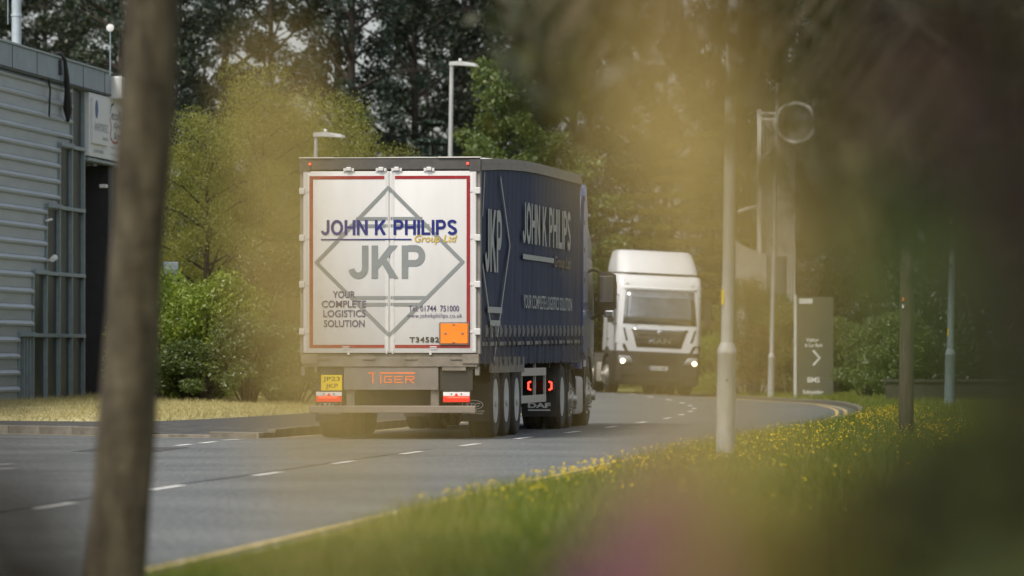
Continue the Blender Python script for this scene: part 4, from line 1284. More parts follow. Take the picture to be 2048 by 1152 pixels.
# ------------------------------------------------------------------ poles
def lamp_post(px, d, top_z, r0, r1, base_z, label, lean=0.0, arm=True, mat='galv', base=0.05, sleeve=1.15, ymax=None, armdir=1, band=None):
    p = empty('lamp_post', (gx(px, d), d, base_z), 0, label, 'lamp post', 'lamp posts along the road')
    p.rotation_euler = (0, lean, 0)
    h = top_z - base_z
    mb = MB(); mb.lathe([(r0, -.3), (r0, .02 + base), (r0 * 1.0, sleeve), (r0 * 1.06, sleeve + .01), (r0 * 1.04, sleeve + .05), (r1 * 1.1, sleeve + .13)], (0, 0, 0), 'z', 20); sl2 = mb.build('base_sleeve', M[mat], p, 35)
    mb = MB(); mb.lathe([(r0 * 1.015, .18), (r0 * 1.015, .19)], (0, 0, 0), 'z', 20); mb.build('door_seam', M['galv_base'], sl2)
    mb = MB(); mb.bbox(-.012, .012, -r0 - .006, -r0 + .01, sleeve - .28, sleeve - .25, .003); mb.build('door_lock', M['galv_base'], sl2)
    mb = MB(); mb.lathe([(r1, sleeve + .1), (r1 * .82, h)], (0, 0, 0), 'z', 18); mb.build('shaft', M[mat], p, 35)
    if band:
        mb = MB(); mb.bbox(-r1 * 1.04, -r1 * .62, -r1 * .80, -r1 * .35, band, band + .16, .004); mb.build('id_label', M['plate_yellow'], p)
    if arm:
        mb = MB()
        mb.loft([[(armdir * (-.06), q, h + z) for q, z in ((-.06, -.04), (.06, -.04), (.06, .05), (-.06, .05))],
                 [(armdir * .18, q, h + z) for q, z in ((-.10, -.03), (.10, -.03), (.09, .07), (-.09, .07))],
                 [(armdir * .55, q, h + z) for q, z in ((-.10, -.05), (.10, -.05), (.07, .02), (-.07, .02))],
                 [(armdir * .62, q, h + z) for q, z in ((-.05, -.05), (.05, -.05), (.04, -.02), (-.04, -.02))]])
        mb.build('lantern', M['galv'], p)
        mb = MB(); mb.lathe([(.03, 0), (.04, .03), (.03, .06)], (armdir * .2, 0, h + .071), 'z', 10); mb.build('photocell', M['white_metal'], p)
    return p
lamp_post(893, 134, 8.0, .09, .058, .15, 'tall grey lamp post rising behind the trailer roof', R(.9))
lamp_post(628, 121, 5.83, .08, .05, .3, 'grey lamp post with its head just above the trailer, left of the tall one', R(.4))
lamp_post(1207, 262, 6.85, .09, .058, .2, 'distant thin lamp post beside the white lorry', R(.4))
lamp_post(1450, 60.0, 5.2, .098, .066, -.02, 'near grey lamp post on the verge with a wide base sleeve', R(.9), mat='galv', sleeve=1.22, base=.2, band=1.75)
lamp_post(1541, 152, 8.4, .085, .055, .0, 'slim pale lamp post beside the directory sign', R(1.3), sleeve=1.05, arm=False)
lamp_post(1899, 117, 6.2, .105, .072, .1, 'bluish lamp post at the dark right edge beyond the wooden pole', R(1.0), mat='galv_blue', sleeve=1.05, band=1.45)
tp = empty('telegraph_pole', (gx(1812, 77), 77, .08), 0, 'dark brown wooden pole standing in the flowery verge', 'pole')
tp.rotation_euler = (0, R(.4), 0)
mb = MB(); mb.lathe([(.105, -.4), (.102, .3), (.092, 3), (.08, 7.2)], (0, 0, 0), 'z', 18); mb.build('shaft', M['pole_wood'], tp, 40)
mb = MB(); mb.bbox(-.075, -.045, -.098, -.086, 1.74, 1.79, .003); mb.build('number_tag', M['white_metal'], tp)
mb = MB(); mb.bbox(-.07, -.045, -.096, -.086, 1.84, 1.89, .003); mb.build('warning_tag', M['orange_print'], tp)

# ------------------------------------------------------------------ directory sign
ts = empty('directory_sign', (gx(1628, 148), 148, -.08), R(4), 'grey directory sign with white arrow beyond the bend', 'sign')
mb = MB(); mb.bbox(-.46, .50, -.05, .05, 0, 2.72, .01); mb.build('panel', M['totem'], ts)
mb = MB(); mb.bbox(-.53, -.462, -.07, .07, 0, 2.78, .01); mb.build('edge_post', M['totem_edge'], ts)
mb = MB(); mb.box(-.40, -.05, -.056, -.051, 2.55, 2.68); mb.build('header_panel', M['white_metal'], ts)
for b, a0, a1, z0, z1 in (('Visitor', -.22, .12, 1.56, 1.66), ('& Car Park', -.25, .22, 1.42, 1.52), ('BMS', -.18, .14, .50, .64), ('Schneider', -.30, .24, .20, .31), ('Electric', -.10, .24, .10, .18)):
    lettering('lettering', b, a0, a1, z0, z1, -.053, M['totem_print'], ts, .02)
mb = MB(); strip_line(mb, [(-.02, 1.32), (.14, 1.14), (-.02, .96)], .05, 'rear', -.053); mb.build('arrow', M['totem_print'], ts)

# ------------------------------------------------------------------ ribbed tower with duct behind the trees on the right
tw = empty('plant_tower', (gx(1540, 165), 165, -.4), 0, 'pale ribbed plant tower with white frame and round duct behind trees', 'tower')
k = F / 165
def tx(px): return (px - 1540) / k
def tz(py): return (YH - py) / k + H + .4
mb = MB(); mb.box(tx(1526), tx(1592), .3, 3.0, 0, tz(238)); mb.build('core', M['tower_clad_b'], tw)
for i, px in enumerate(np.arange(1526, 1592, 6)):
    mb = MB(); mb.bbox(tx(px) + .01, tx(px + 4.4), .22, .298, 0, tz(236), .01); mb.build('cladding_rib', M['tower_clad'], tw)
mb = MB(); mb.bbox(tx(1514), tx(1522), -.1, .1, tz(560), tz(218), .01); mb.build('frame_post', M['white_metal'], tw)
mb = MB()
for a, b in (((1519, 232), (1545, 262)), ((1519, 322), (1546, 298)), ((1519, 322), (1548, 340)), ((1519, 320), (1546, 319)), ((1513, 415), (1535, 440)), ((1513, 415), (1538, 428))):
    mb.tube([(tx(a[0]), 0, tz(a[1])), (tx(b[0]), .2, tz(b[1]))], .04, 6)
mb.tube([(tx(1518), 0, tz(227)), (tx(1558), -.2, tz(228))], .04, 6); mb.tube([(tx(1518), 0, tz(238)), (tx(1558), -.2, tz(240))], .05, 6)
mb.tube([(tx(1475), -.4, tz(425)), (tx(1490), -.3, tz(419)), (tx(1514), 0, tz(412))], .05, 6)
mb.build('brace', M['white_metal'], tw)
mb = MB()
mb.lathe([(.62, 0), (.62, .9), (.53, .9), (.53, 0)], (tx(1590), -.55, tz(246)), 'y', 30, closed=True)
mb.build('duct_ring', M['white_metal'], tw, 35)
mb = MB(); mb.lathe([(.52, .2), (.52, .25)], (tx(1590), -.55, tz(246)), 'y', 30); mb.build('duct_plate', M['tower_clad_b'], tw)
n_ = 16
for i in range(n_):
    a0, a1 = R(188 + 88 * i / n_), R(188 + 88 * (i + .8) / n_)
    cx_, cy_, rr = tx(1527), .55, .80
    mb = MB()
    z1 = tz(480 + 30 * i / n_)
    mb.prism([(cx_ + rr * math.cos(a0), cy_ + rr * math.sin(a0)), (cx_ + rr * math.cos(a1), cy_ + rr * math.sin(a1)), (cx_ + (rr - .05) * math.cos(a1), cy_ + (rr - .05) * math.sin(a1)), (cx_ + (rr - .05) * math.cos(a0), cy_ + (rr - .05) * math.sin(a0))], 'z', 0, z1)
    mb.build('tank_stave', M['tower_clad'], tw)
mb = MB(); mb.lathe([(.74, 0), (.74, tz(512))], (tx(1527), .55, 0), 'z', 24); mb.build('tank', M['tower_clad_b'], tw, 40)

# low dark wall on the right, low brown wall beyond the white lorry
lw = empty('low_wall', (9.3, 128, -.02), R(-4), 'low dark wall with a flat coping at the right edge', 'wall')
mb = MB(); mb.bbox(-.9, 7, -.12, .12, 0, .55, .01); mb.build('wall_face', M['wall_dark'], lw)
for i in range(8):
    mb = MB(); mb.bbox(-.97 + i * 1.0, .02 + i * 1.0, -.17, .17, .552, .62, .01); mb.build('coping_stone', M['wall_dark'], lw)
bw = empty('low_wall', (gx(1408, 178), 178, -.05), R(-6), 'short low brown wall beside the white lorry across the road', 'wall')
mb = MB(); mb.bbox(-.55, .55, -.1, .1, -.1, .32, .02); mb.build('wall_face', M['bumper_grey'], bw)
mb = MB(); mb.bbox(-.2, .6, -.16, -.102, -.1, .16, .01); mb.build('plinth', M['steel_dirty'], bw)
# small pale cabinet in the hedge on the left
cbn = empty('utility_cabinet', (gx(340, 119), 119, .3), R(10), 'small pale blue cabinet half hidden in the left hedge', 'cabinet')
mb = MB(); mb.bbox(-.12, .12, -.1, .1, 0, 2.55, .01); mb.build('post', M['galv'], cbn)
mb = MB(); mb.bbox(-.16, .16, -.14, .12, 2.551, 2.80, .02); mb.build('head', M['flue'], cbn)

# ------------------------------------------------------------------ trees and shrubs
def clump_points(rng, centers, sig, n_each, squash=0.8):
    P = []
    for c, s in zip(centers, sig):
        q = rng.normal(size=(n_each, 3))
        q /= np.linalg.norm(q, axis=1)[:, None]
        q *= (rng.uniform(0.15, 1, n_each) ** 0.5)[:, None] * s
        q[:, 2] *= squash
        P.append(q + np.array(c))
    return np.concatenate(P)

def broad_meshes(name, h, r, base, seed, n_leaf, leaf, limbs=16, clump=.3, mat='leaf_dark', bark='bark_dark', env_pow=.8, trunk_r=.16, droop=0.0, aspect=.55, up=.35, thin=0.0, per=4):
    rng = np.random.default_rng(seed)
    mb = MB()
    bend = rng.normal(0, .02 * h, 2)
    def tp_(z):
        t = z / h
        return Vector((bend[0] * math.sin(t * 3), bend[1] * math.sin(t * 2.4), z))
    zz = np.linspace(-.4, h * .93, 9)
    mb.tube([tp_(z) for z in zz], [max(.02, trunk_r * (1 - .9 * max(z, 0) / h)) for z in zz], 8)
    centers, sig = [], []
    for i in range(limbs):
        t = (i + .5) / limbs
        z = base + (h - base) * t
        e = r * max(.12, math.sin(math.pi * min(1, .18 + .80 * t))) ** env_pow * rng.uniform(.7, 1.12)
        a = i * 2.399 + rng.uniform(-.4, .4)
        tip = Vector((e * math.cos(a), e * math.sin(a), z + up * e * rng.uniform(.2, 1))) + tp_(z) - Vector((0, 0, z))
        b = tp_(max(base * .6, z - .30 * e))
        mid = b.lerp(tip, .5) + Vector((0, 0, .08 * e))
        rr = trunk_r * .45 * (1 - .7 * t)
        mb.tube([b, mid, tip], [rr, rr * .6, rr * .2], 5)
        for k in range(per):
            f = (.35, .62, .85, 1.02, .5, .75)[k]
            p = b.lerp(tip, f) + Vector(rng.normal(0, .12 * r, 3))
            centers.append(p[:]); sig.append(clump * r * rng.uniform(.55, 1.1))
            if k >= 2:
                mb.tube([mid, p], [rr * .4, rr * .15], 4)
    n_each = max(4, n_leaf // len(centers))
    P = clump_points(rng, centers, sig, n_each)
    V = leaf_faces(P, rng, leaf, aspect, droop)
    cm = raw_mesh('crown', V, 4); cm.materials.append(M[mat])
    tm = mb.mesh('trunk', 50); tm.materials.append(M[bark])
    return tm, cm

def conifer_meshes(seed, h, r, base, n_leaf, leaf, mat='leaf_pine', whorls=16):
    rng = np.random.default_rng(seed)
    mb = MB()
    zz = np.linspace(-.4, h * .97, 8)
    mb.tube([(0, 0, z) for z in zz], [max(.015, .17 * (1 - .93 * max(z, 0) / h)) for z in zz], 8)
    C, S = [], []
    for i in range(whorls):
        t = i / (whorls - 1)
        z = base + (h - base) * t * .96
        e = r * (1 - t) ** .75 + .15
        for k in range(5):
            a = k * 1.2566 + i * .7 + rng.uniform(-.3, .3)
            L = e * rng.uniform(.7, 1.1)
            tip = (L * math.cos(a), L * math.sin(a), z - .12 * L)
            mb.tube([(0, 0, z), (tip[0] * .5, tip[1] * .5, z + .02), tip], [.035 * (1.1 - t), .02, .006], 4)
            for f in (.35, .65, .95):
                C.append((tip[0] * f, tip[1] * f, z - .1 * L * f)); S.append(.16 * r * (1.25 - t * .6))
    P = clump_points(rng, C, S, max(3, n_leaf // len(C)), .45)
    V = leaf_faces(P, rng, leaf, .3, .1, .4, .5)
    cm = raw_mesh('crown', V, 4); cm.materials.append(M[mat])
    tm = mb.mesh('trunk', 50); tm.materials.append(M['bark_dark'])
    return tm, cm

def shrub_meshes(seed, w_, d_, h, n_leaf, leaf, mat, n_cl=40, spiky=False, aspect=.5):
    rng = np.random.default_rng(seed)
    mb = MB()
    C, S = [], []
    for i in range(n_cl):
        a = rng.uniform(0, 2 * math.pi); t = rng.uniform(.08, 1) ** .8
        rr = math.sqrt(max(.02, 1 - (t * .95) ** 2.6)) * rng.uniform(.45, 1)
        c = (w_ / 2 * rr * math.cos(a), d_ / 2 * rr * math.sin(a), h * t * rng.uniform(.86, 1.0))
        C.append(c); S.append(min(w_, h) * rng.uniform(.10, .19))
        if i % 3 == 0:
            mb.tube([(c[0] * .12, c[1] * .12, -.15), (c[0] * .5, c[1] * .5, c[2] * .55), c], [.03, .02, .006], 5)
    P = clump_points(rng, C, S, max(4, n_leaf // n_cl), .9)
    P = P[P[:, 2] > -.05]
    V = leaf_faces(P, rng, leaf, aspect, 0, .45)
    if spiky:                                   # upright new shoots
        k = 420
        a = rng.uniform(0, 2 * math.pi, k); rr = np.sqrt(rng.uniform(0, 1, k)) * .85
        z0 = h * np.sqrt(np.maximum(.05, 1 - rr ** 2.4)) * .93
        bs = np.stack([w_ / 2 * rr * np.cos(a), d_ / 2 * rr * np.sin(a), z0], 1)
        dr = np.stack([rng.normal(.25, .35, k), rng.normal(0, .3, k), rng.uniform(.7, 1.2, k)], 1)
        dr /= np.linalg.norm(dr, axis=1)[:, None]
        L = rng.uniform(.12, .34, k)
        Q = []
        for f in np.linspace(.1, 1, 9):
            Q.append(bs + dr * (L * f)[:, None] + rng.normal(0, .012, (k, 3)))
        V = np.concatenate([V, leaf_faces(np.concatenate(Q), rng, leaf * .75, .4, -.6)])
    cm = raw_mesh('foliage', V, 4); cm.materials.append(M[mat])
    tm = mb.mesh('stems', 50); tm.materials.append(M['bark_dark'])
    return tm, cm

def plant(name, meshes, loc, rzv, scale, label, cat, group, names=('trunk', 'crown')):
    o = empty(name, loc, rzv, label, cat, group)
    o.scale = scale if hasattr(scale, '__len__') else (scale,) * 3
    link(names[0], meshes[0], None, o)
    link(names[1], meshes[1], None, o)
    return o

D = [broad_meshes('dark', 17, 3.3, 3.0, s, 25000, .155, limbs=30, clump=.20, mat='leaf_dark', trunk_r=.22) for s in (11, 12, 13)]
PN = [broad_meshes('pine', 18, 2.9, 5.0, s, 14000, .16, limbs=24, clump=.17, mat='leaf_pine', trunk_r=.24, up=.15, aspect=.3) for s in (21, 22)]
CF = [conifer_meshes(31, 9, 2.0, .5, 20000, .15, 'leaf_pine'), conifer_meshes(32, 9, 2.0, .5, 20000, .15, 'leaf_olive')]
WL = [broad_meshes('willow', 7.2, 2.5, .8, s, 90000, .058, limbs=36, clump=.27, mat='leaf_gold', trunk_r=.14, droop=.5, aspect=.4) for s in (41, 42)]
MD = [broad_meshes('mid', 9, 2.0, 2.0, 51, 14000, .14, limbs=20, clump=.28, mat='leaf_mid', trunk_r=.13)]
ORD = ['first', 'second', 'third', 'fourth', 'fifth', 'sixth', 'seventh', 'eighth', 'ninth', 'tenth', 'eleventh', 'twelfth']

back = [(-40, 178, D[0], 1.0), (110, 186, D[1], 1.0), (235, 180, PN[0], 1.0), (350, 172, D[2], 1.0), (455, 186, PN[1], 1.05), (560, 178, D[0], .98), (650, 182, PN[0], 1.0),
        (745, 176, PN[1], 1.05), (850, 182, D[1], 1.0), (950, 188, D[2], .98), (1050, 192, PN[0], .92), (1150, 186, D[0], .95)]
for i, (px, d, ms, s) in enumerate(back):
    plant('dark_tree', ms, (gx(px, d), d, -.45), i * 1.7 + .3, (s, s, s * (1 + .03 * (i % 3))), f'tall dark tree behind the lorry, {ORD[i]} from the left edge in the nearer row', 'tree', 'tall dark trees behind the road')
back2 = [(20, 228, 0), (170, 236, 1), (300, 230, 2), (430, 240, 0), (840, 236, 0), (930, 228, 2), (1110, 236, 0), (1235, 232, 2), (1340, 240, 1)]
for i, (px, d, k_) in enumerate(back2):
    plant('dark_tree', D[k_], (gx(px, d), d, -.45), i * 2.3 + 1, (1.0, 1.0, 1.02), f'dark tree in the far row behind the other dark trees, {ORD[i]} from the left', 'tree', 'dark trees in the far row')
right = [(1420, 205, D[1], .80), (1520, 222, D[0], .9), (1620, 190, D[2], .95), (1730, 176, D[0], .95), (1840, 182, D[1], 1.0), (1950, 172, D[2], .95), (2060, 180, D[0], 1.0)]
for i, (px, d, ms, s) in enumerate(right):
    plant('dark_tree', ms, (gx(px, d), d, -.3), i * 1.3 + 2, s, f'dark tree on the right beyond the bend, {ORD[i]} from the near lamp post rightwards', 'tree', 'dark trees on the right')
for i, (x_, y_) in enumerate(((20.6, 122), (26, 128), (15.5, 104))):  # out of view, added so that the white lorry's windscreen reflects trees
    plant('dark_tree', D[i], (x_, y_, .1), i * 2.0, 1.3, f'unseen tree added on the far right for the windscreen reflection, {ORD[i]} of three', 'tree', 'unseen trees added for the windscreen reflection')
for i, (px, d, s, k_) in enumerate(((535, 130, 1.0, 0), (405, 127, .88, 1), (640, 136, .98, 1))):
    plant('willow_tree', WL[k_], (gx(px, d), d, -.2), i * 2.1, (s, s, s), ('broad yellow-green tree left of the trailer, tallest of its three', 'yellow-green tree just right of the blurred trunk', 'yellow-green tree whose top shows above the trailer left corner')[i], 'tree', 'yellow-green trees left of the trailer')
plant('pine_tree', CF[0], (gx(865, 150), 150, -.2), .4, (1.15, 1.15, .86), 'dense dark green conifer showing just above the trailer roof', 'tree', 'conifers')
plant('pine_tree', CF[0], (gx(740, 158), 158, -.2), 1.4, (1.1, 1.1, .82), 'dark conifer above the trailer roof, left of the tall lamp post', 'tree', 'conifers')
plant('light_tree', MD[0], (gx(1000, 155), 155, -.2), 1.0, (.95, .95, 1.0), 'lighter green tree above the trailer right corner', 'tree', 'lighter trees')
plant('light_tree', MD[0], (gx(1105, 170), 170, -.2), 3.0, (1.0, 1.0, .85), 'lighter green tree above the trailer front end', 'tree', 'lighter trees')
for i, (px, d, s) in enumerate(((1195, 188, .90), (1265, 196, 1.0), (1345, 186, .98), (1425, 190, 1.05))):
    plant('pine_tree', CF[1], (gx(px, d), d, -.3), i * 1.1, (s * 1.1, s * 1.1, s * (.85 + .06 * i)), f'olive conifer behind the white lorry, {ORD[i]} from the left', 'tree', 'olive conifers behind the white lorry')

SH = {'hedge': shrub_meshes(61, 2.7, 2.2, 2.35, 22000, .085, 'leaf_hedge', 60, True),
      'dark': shrub_meshes(62, 2.2, 1.8, 2.0, 16000, .075, 'leaf_mid', 50),
      'olive': shrub_meshes(63, 2.6, 2.4, 3.1, 20000, .08, 'leaf_olive', 60, True, .3),
      'rust': shrub_meshes(64, 1.35, 1.2, 2.0, 9000, .06, 'leaf_rust', 70),
      'back': shrub_meshes(65, 4.5, 3.0, 3.2, 16000, .13, 'leaf_dark', 70)}
def shrub(key, px, d, s, z, label, group='shrubs by the road', rzv=0.0):
    return plant('shrub', SH[key], (gx(px, d), d, z), rzv, s, label, 'shrub', group, ('stems', 'foliage'))
shrub('hedge', 425, 111, (1.0, 1, 1.0), .22, 'bright green feathery shrub right of the blurred trunk')
shrub('hedge', 325, 113, (.9, 1, 1.03), .22, 'bright green shrub partly behind the blurred trunk', rzv=2)
shrub('dark', 500, 108.4, (1.0, 1, .86), .2, 'darker rounded shrub in front of the bright one', rzv=1)
shrub('dark', 395, 108.6, (.95, 1, .62), .2, 'low dark leafy shrub at the grass edge beside the trunk', rzv=3)
shrub('olive', 565, 112, (.95, 1, 1.0), .22, 'tall olive shrub beside the trailer left edge')
shrub('olive', 645, 118, (1.0, 1, .95), .22, 'olive shrub mostly hidden behind the trailer doors', rzv=2)
shrub('dark', 590, 108.8, (1.0, 1, .78), .2, 'leafy shrub with low sprays at the trailer rear corner', rzv=5)
shrub('dark', 185, 126, (1.4, 1, 1.5), .2, 'tall shrub seen through the entrance beside the glazing', rzv=4)
shrub('rust', 1512, 156, (.95, 1, .98), 0, 'rounded rust-brown clipped bush behind the slim lamp post')
shrub('hedge', 1432, 174, (.7, 1, .75), -.1, 'green bush behind the near lamp post base', rzv=2)
shrub('olive', 1490, 160, (.75, 1, 1.05), 0, 'tall olive bush in front of the ribbed tower foot', rzv=3)
shrub('dark', 1555, 161, (.8, 1, 1.45), 0, 'dark bush in front of the ribbed tower, right of the olive one', rzv=2)
shrub('olive', 1575, 158, (.7, 1, .8), 0, 'olive bush left behind the directory sign', rzv=1)
shrub('dark', 1668, 155, (.9, 1, 1.1), 0, 'green bush right behind the directory sign', rzv=2)
shrub('dark', 1735, 138, (.85, 1, .85), .1, 'green hedge bush between sign and wooden pole', rzv=1)
shrub('dark', 1790, 134, (1.0, 1, 1.05), .1, 'bush directly behind the wooden pole', rzv=5)
shrub('back', 1870, 136, (.6, 1, .85), .1, 'dark bush left of the bluish lamp post')
shrub('back', 1990, 133, (.7, 1, .95), .1, 'dark bush at the right edge behind the low wall', rzv=2)
for i, (px, d) in enumerate(((60, 150), (250, 150), (400, 152), (560, 156), (700, 158), (850, 160), (980, 162), (1110, 172), (1190, 205), (1290, 208), (1390, 204))):
    shrub('back', px, d, (1.0, 1, 1.05 if i < 8 else .9), -.2, f'dark undergrowth bush below the tall trees, {ORD[i]} from the left', 'undergrowth below the tall trees', i * 1.1)
for i, (px, d) in enumerate(((1480, 208), (1600, 182), (1710, 170), (1820, 166), (1930, 164), (2040, 162))):
    shrub('back', px, d, (1.0, 1, 1.25), -.2, f'dark bush under the right-hand trees, {ORD[i]} from the near lamp post', 'bushes under the right-hand trees', i * 1.7)

# ------------------------------------------------------------------ trunk close by on the left
tk = empty('roadside_tree', (gx(222, 25), 25, 0.08), 0, 'large out-of-focus tree trunk standing at the left', 'tree')
mb = MB()
px_k = [(-.3, 212, .155), (.0, 218, .15), (.26, 233, .139), (.8, 250, .127), (1.4, 268, .121), (2.0, 285, .119), (2.8, 304, .122), (3.6, 318, .118), (4.6, 322, .11), (6.0, 320, .085), (7.5, 330, .04)]
px_z = [(z, float(np.interp(z, [q[0] for q in px_k], [q[1] for q in px_k])), float(np.interp(z, [q[0] for q in px_k], [q[2] for q in px_k]))) for z in np.linspace(-.3, 7.5, 70)]
mb.tube([(gx(p, 25) - gx(222, 25), .03 * math.sin(z * 2), z - .08) for z, p, r_ in px_z], [r_ for _, _, r_ in px_z], 18)
mb.tube([(gx(318, 25) - gx(222, 25), 0, 3.5), (-.5, .3, 4.6), (-1.6, .8, 5.6)], [.07, .05, .02], 8)
mb.tube([(gx(320, 25) - gx(222, 25), 0, 4.2), (1.0, -.3, 5.2), (1.9, -.6, 6.0)], [.06, .04, .02], 8)
tko = mb.build('trunk', M['bark'], tk, 60)
from mathutils import noise as mnoise
for v in tko.data.vertices:
    q = v.co
    f_ = mnoise.noise(Vector((q.x * 9, q.y * 9, q.z * 3))) * .012 + mnoise.noise(Vector((q.x * 3, q.y * 3, q.z * 1.3 + 7))) * .016
    c_ = np.interp(q.z + .08, [p[0] for p in px_z], [gx(p[1], 25) - gx(222, 25) for p in px_z])
    dv = Vector((q.x - c_, q.y, 0))
    if dv.length > 1e-4: v.co = q + dv.normalized() * f_
rng = np.random.default_rng(5)
cs = [(rng.normal(-.3, 1.7), rng.normal(-.6, 2.0), rng.uniform(3.9, 8.5)) for _ in range(90)]
V = leaf_faces(clump_points(rng, cs, [.75] * 90, 130), rng, .13, .55)
cm = raw_mesh('crown', V, 4); link('crown', cm, M['leaf_near'], tk)

# ------------------------------------------------------------------ overhanging tree on the right
ot = empty('overhanging_tree', (4.6, 22, .1), 0, 'tree whose leafy branches hang into the top right', 'tree')
rng = np.random.default_rng(8)
def L_(px, py, d): return np.array([gx(px, d) - 4.6, d - 22, gz(py, d) - .1])
mb = MB()
mb.tube([(0, 0, -.3), (.03, 0, 1.2), (-.05, .05, 2.4), (.02, .0, 4.0), (0, 0, 7)], [.17, .15, .13, .11, .04], 12)
leafP = []
limbs = [((1020, -260), 23), ((1150, -200), 21), ((1300, -160), 24), ((1420, -240), 20), ((1560, -120), 22), ((1700, -60), 21), ((1850, 0), 20), ((2000, 60), 22), ((1900, 200), 24), ((2080, 260), 21)]
tips = []
for (p, d) in limbs:
    t = Vector(L_(p[0], p[1], d)); b = Vector((0, 0, max(1.6, t.z - .1 + .15 * rng.normal())))
    mid = b.lerp(t, .5) + Vector((0, 0, .25))
    mb.tube([b, mid, t], [.055, .035, .012], 7)
    tips.append((b, mid, t))
limb_pts = [p for t in tips for p in [t[0].lerp(t[1], k / 6) for k in range(6)] + [t[1].lerp(t[2], k / 8) for k in range(9)]]
def twig(px, py, d, L, n, sx=0.0):
    s = L_(px, py, d)
    sv_ = Vector(s)
    q = min(limb_pts, key=lambda p: (p - sv_).length)
    if (q - sv_).length > .1: mb.tube([q, q.lerp(sv_, .5) + Vector((0, 0, .06)), sv_ + Vector((.12, .05, .15))], [.012, .009, .008], 5)
    e = s + np.array([sx * L, rng.normal(0, .1), -L])
    mb.tube([s + np.array([.12, .05, .15]), s, (s + e) / 2 + np.array([.02, 0, 0]), e], [.008, .006, .004, .002], 5)
    for k in range(n):
        f = (k + rng.uniform(0, 1)) / n
        leafP.append(s + (e - s) * f + rng.normal(0, .05, 3))
for _ in range(34):     # left fringe
    x = rng.uniform(1000, 1260); twig(x, rng.uniform(-220, 20), rng.uniform(19, 25), rng.uniform(.25, .55), 10, rng.normal(0, .2))
for x, y, L in ((1110, 110, .34), (1165, 150, .32), (1215, 190, .34), (1090, 40, .3), (1180, 60, .32), (1240, 110, .25), (1130, 90, .4), (1060, 30, .25)):
    twig(x, y, rng.uniform(20, 24), L, 9, .1)
for _ in range(46):     # upper middle
    x = rng.uniform(1250, 1700); twig(x, rng.uniform(-260, 20) + (x - 1250) * .16, rng.uniform(18, 25), rng.uniform(.22, .5), 10, rng.normal(0, .2))
for _ in range(420):    # right hand mass
    x = rng.uniform(1640, 2150); twig(x, rng.uniform(-200, 330) + (x - 1640) * .22, rng.uniform(17, 25), rng.uniform(.2, .42), 12, rng.normal(0, .25))
for _ in range(26):     # nearer sprays, seen as soft leaf shapes
    x = rng.uniform(1540, 1800); twig(x, rng.uniform(60, 300) + (x - 1540) * .5, rng.uniform(10, 13.5), rng.uniform(.08, .16), 3, rng.normal(0, .4))
for _ in range(22):
    x = rng.uniform(1040, 1260); twig(x, rng.uniform(-60, 200), rng.uniform(15, 20), rng.uniform(.12, .25), 5, rng.normal(0, .3))
P = np.array(leafP)
V = leaf_faces(P, rng, .10, .5, 1.1, .35)
up_c = [(rng.normal(-1.2, 2.0), rng.normal(0, 1.8), rng.uniform(3.6, 7.5)) for _ in range(60)]
V2 = leaf_faces(clump_points(rng, up_c, [.7] * 60, 120), rng, .12, .55)
cm = raw_mesh('crown', np.concatenate([V, V2]), 4); link('crown', cm, M['leaf_near'], ot)
mb.build('trunk', M['bark'], ot, 50)

# ------------------------------------------------------------------ plants close to the lens
def near_shrub(name, root, blobs, leaf, mat, label, seed):
    rng = np.random.default_rng(seed)
    o = empty(name, root, 0, label, 'shrub')
    mb = MB(); P = []
    for (px, py, sp, d, n) in blobs:
        c = np.array([gx(px, d), d, gz(py, d)]) - np.array(root)
        mb.tube([(c[0] * .15, c[1] * .15, -.05), (c[0] * .55, c[1] * .6, c[2] * .6), c], [.008, .005, .002], 5)
        s = sp * d / F
        for _ in range(n):
            P.append(c + rng.normal(0, 1, 3) * np.array([s, .12, s]))
    V = leaf_faces(np.array(P), rng, leaf, .5, .1, .35)
    link('foliage', raw_mesh('foliage', V, 4), M[mat], o)
    mb.build('stems', M['bark_dark'], o)
    return o
near_shrub('copper_shrub', (.95, 3.1, .1), [
    (2050, 40, 60, 2.9, 12), (1900, 40, 80, 3.0, 8), (2060, 230, 60, 2.8, 10), (1980, 380, 70, 3.0, 6), (2080, 480, 50, 2.9, 12), (2085, 680, 45, 2.8, 12),
    (2070, 860, 50, 2.9, 22), (1990, 920, 70, 3.0, 26), (1880, 1000, 80, 3.1, 26), (2040, 1060, 70, 2.9, 30), (1900, 1110, 80, 3.0, 30), (1780, 1100, 80, 3.1, 22),
    (1690, 1130, 70, 3.2, 14), (1760, 970, 80, 3.2, 7), (1940, 800, 70, 3.1, 7), (2000, 640, 60, 2.9, 12), (1880, 640, 70, 3.1, 3), (1960, 120, 80, 3.0, 14), (1860, 220, 80, 3.1, 8), (2010, 300, 60, 3, 14), (1780, 260, 90, 3.2, 10), (1760, 60, 90, 3.2, 11), (1850, 430, 80, 3.2, 7), (1720, 170, 80, 3.2, 5), (1800, 530, 70, 3.2, 3), (1930, 500, 80, 3.1, 7)],
    .045, 'leaf_copper_shaded', 'blurred copper-leaved shrub, colour darkened for shade, filling the right edge', 71)
near_shrub('copper_shrub', (-.62, 3.0, .1), [(-60, 1120, 60, 2.9, 16), (20, 1130, 70, 3.0, 12), (-50, 960, 60, 2.9, 10), (100, 1150, 70, 3.1, 9), (-60, 800, 50, 3.0, 4), (50, 1020, 80, 3.1, 7), (90, 930, 70, 3.2, 3)],  # added foliage that only darkens the lower left corner of the view
    .045, 'leaf_copper_shaded', 'blurred dark leaves added to darken the lower left corner', 69)
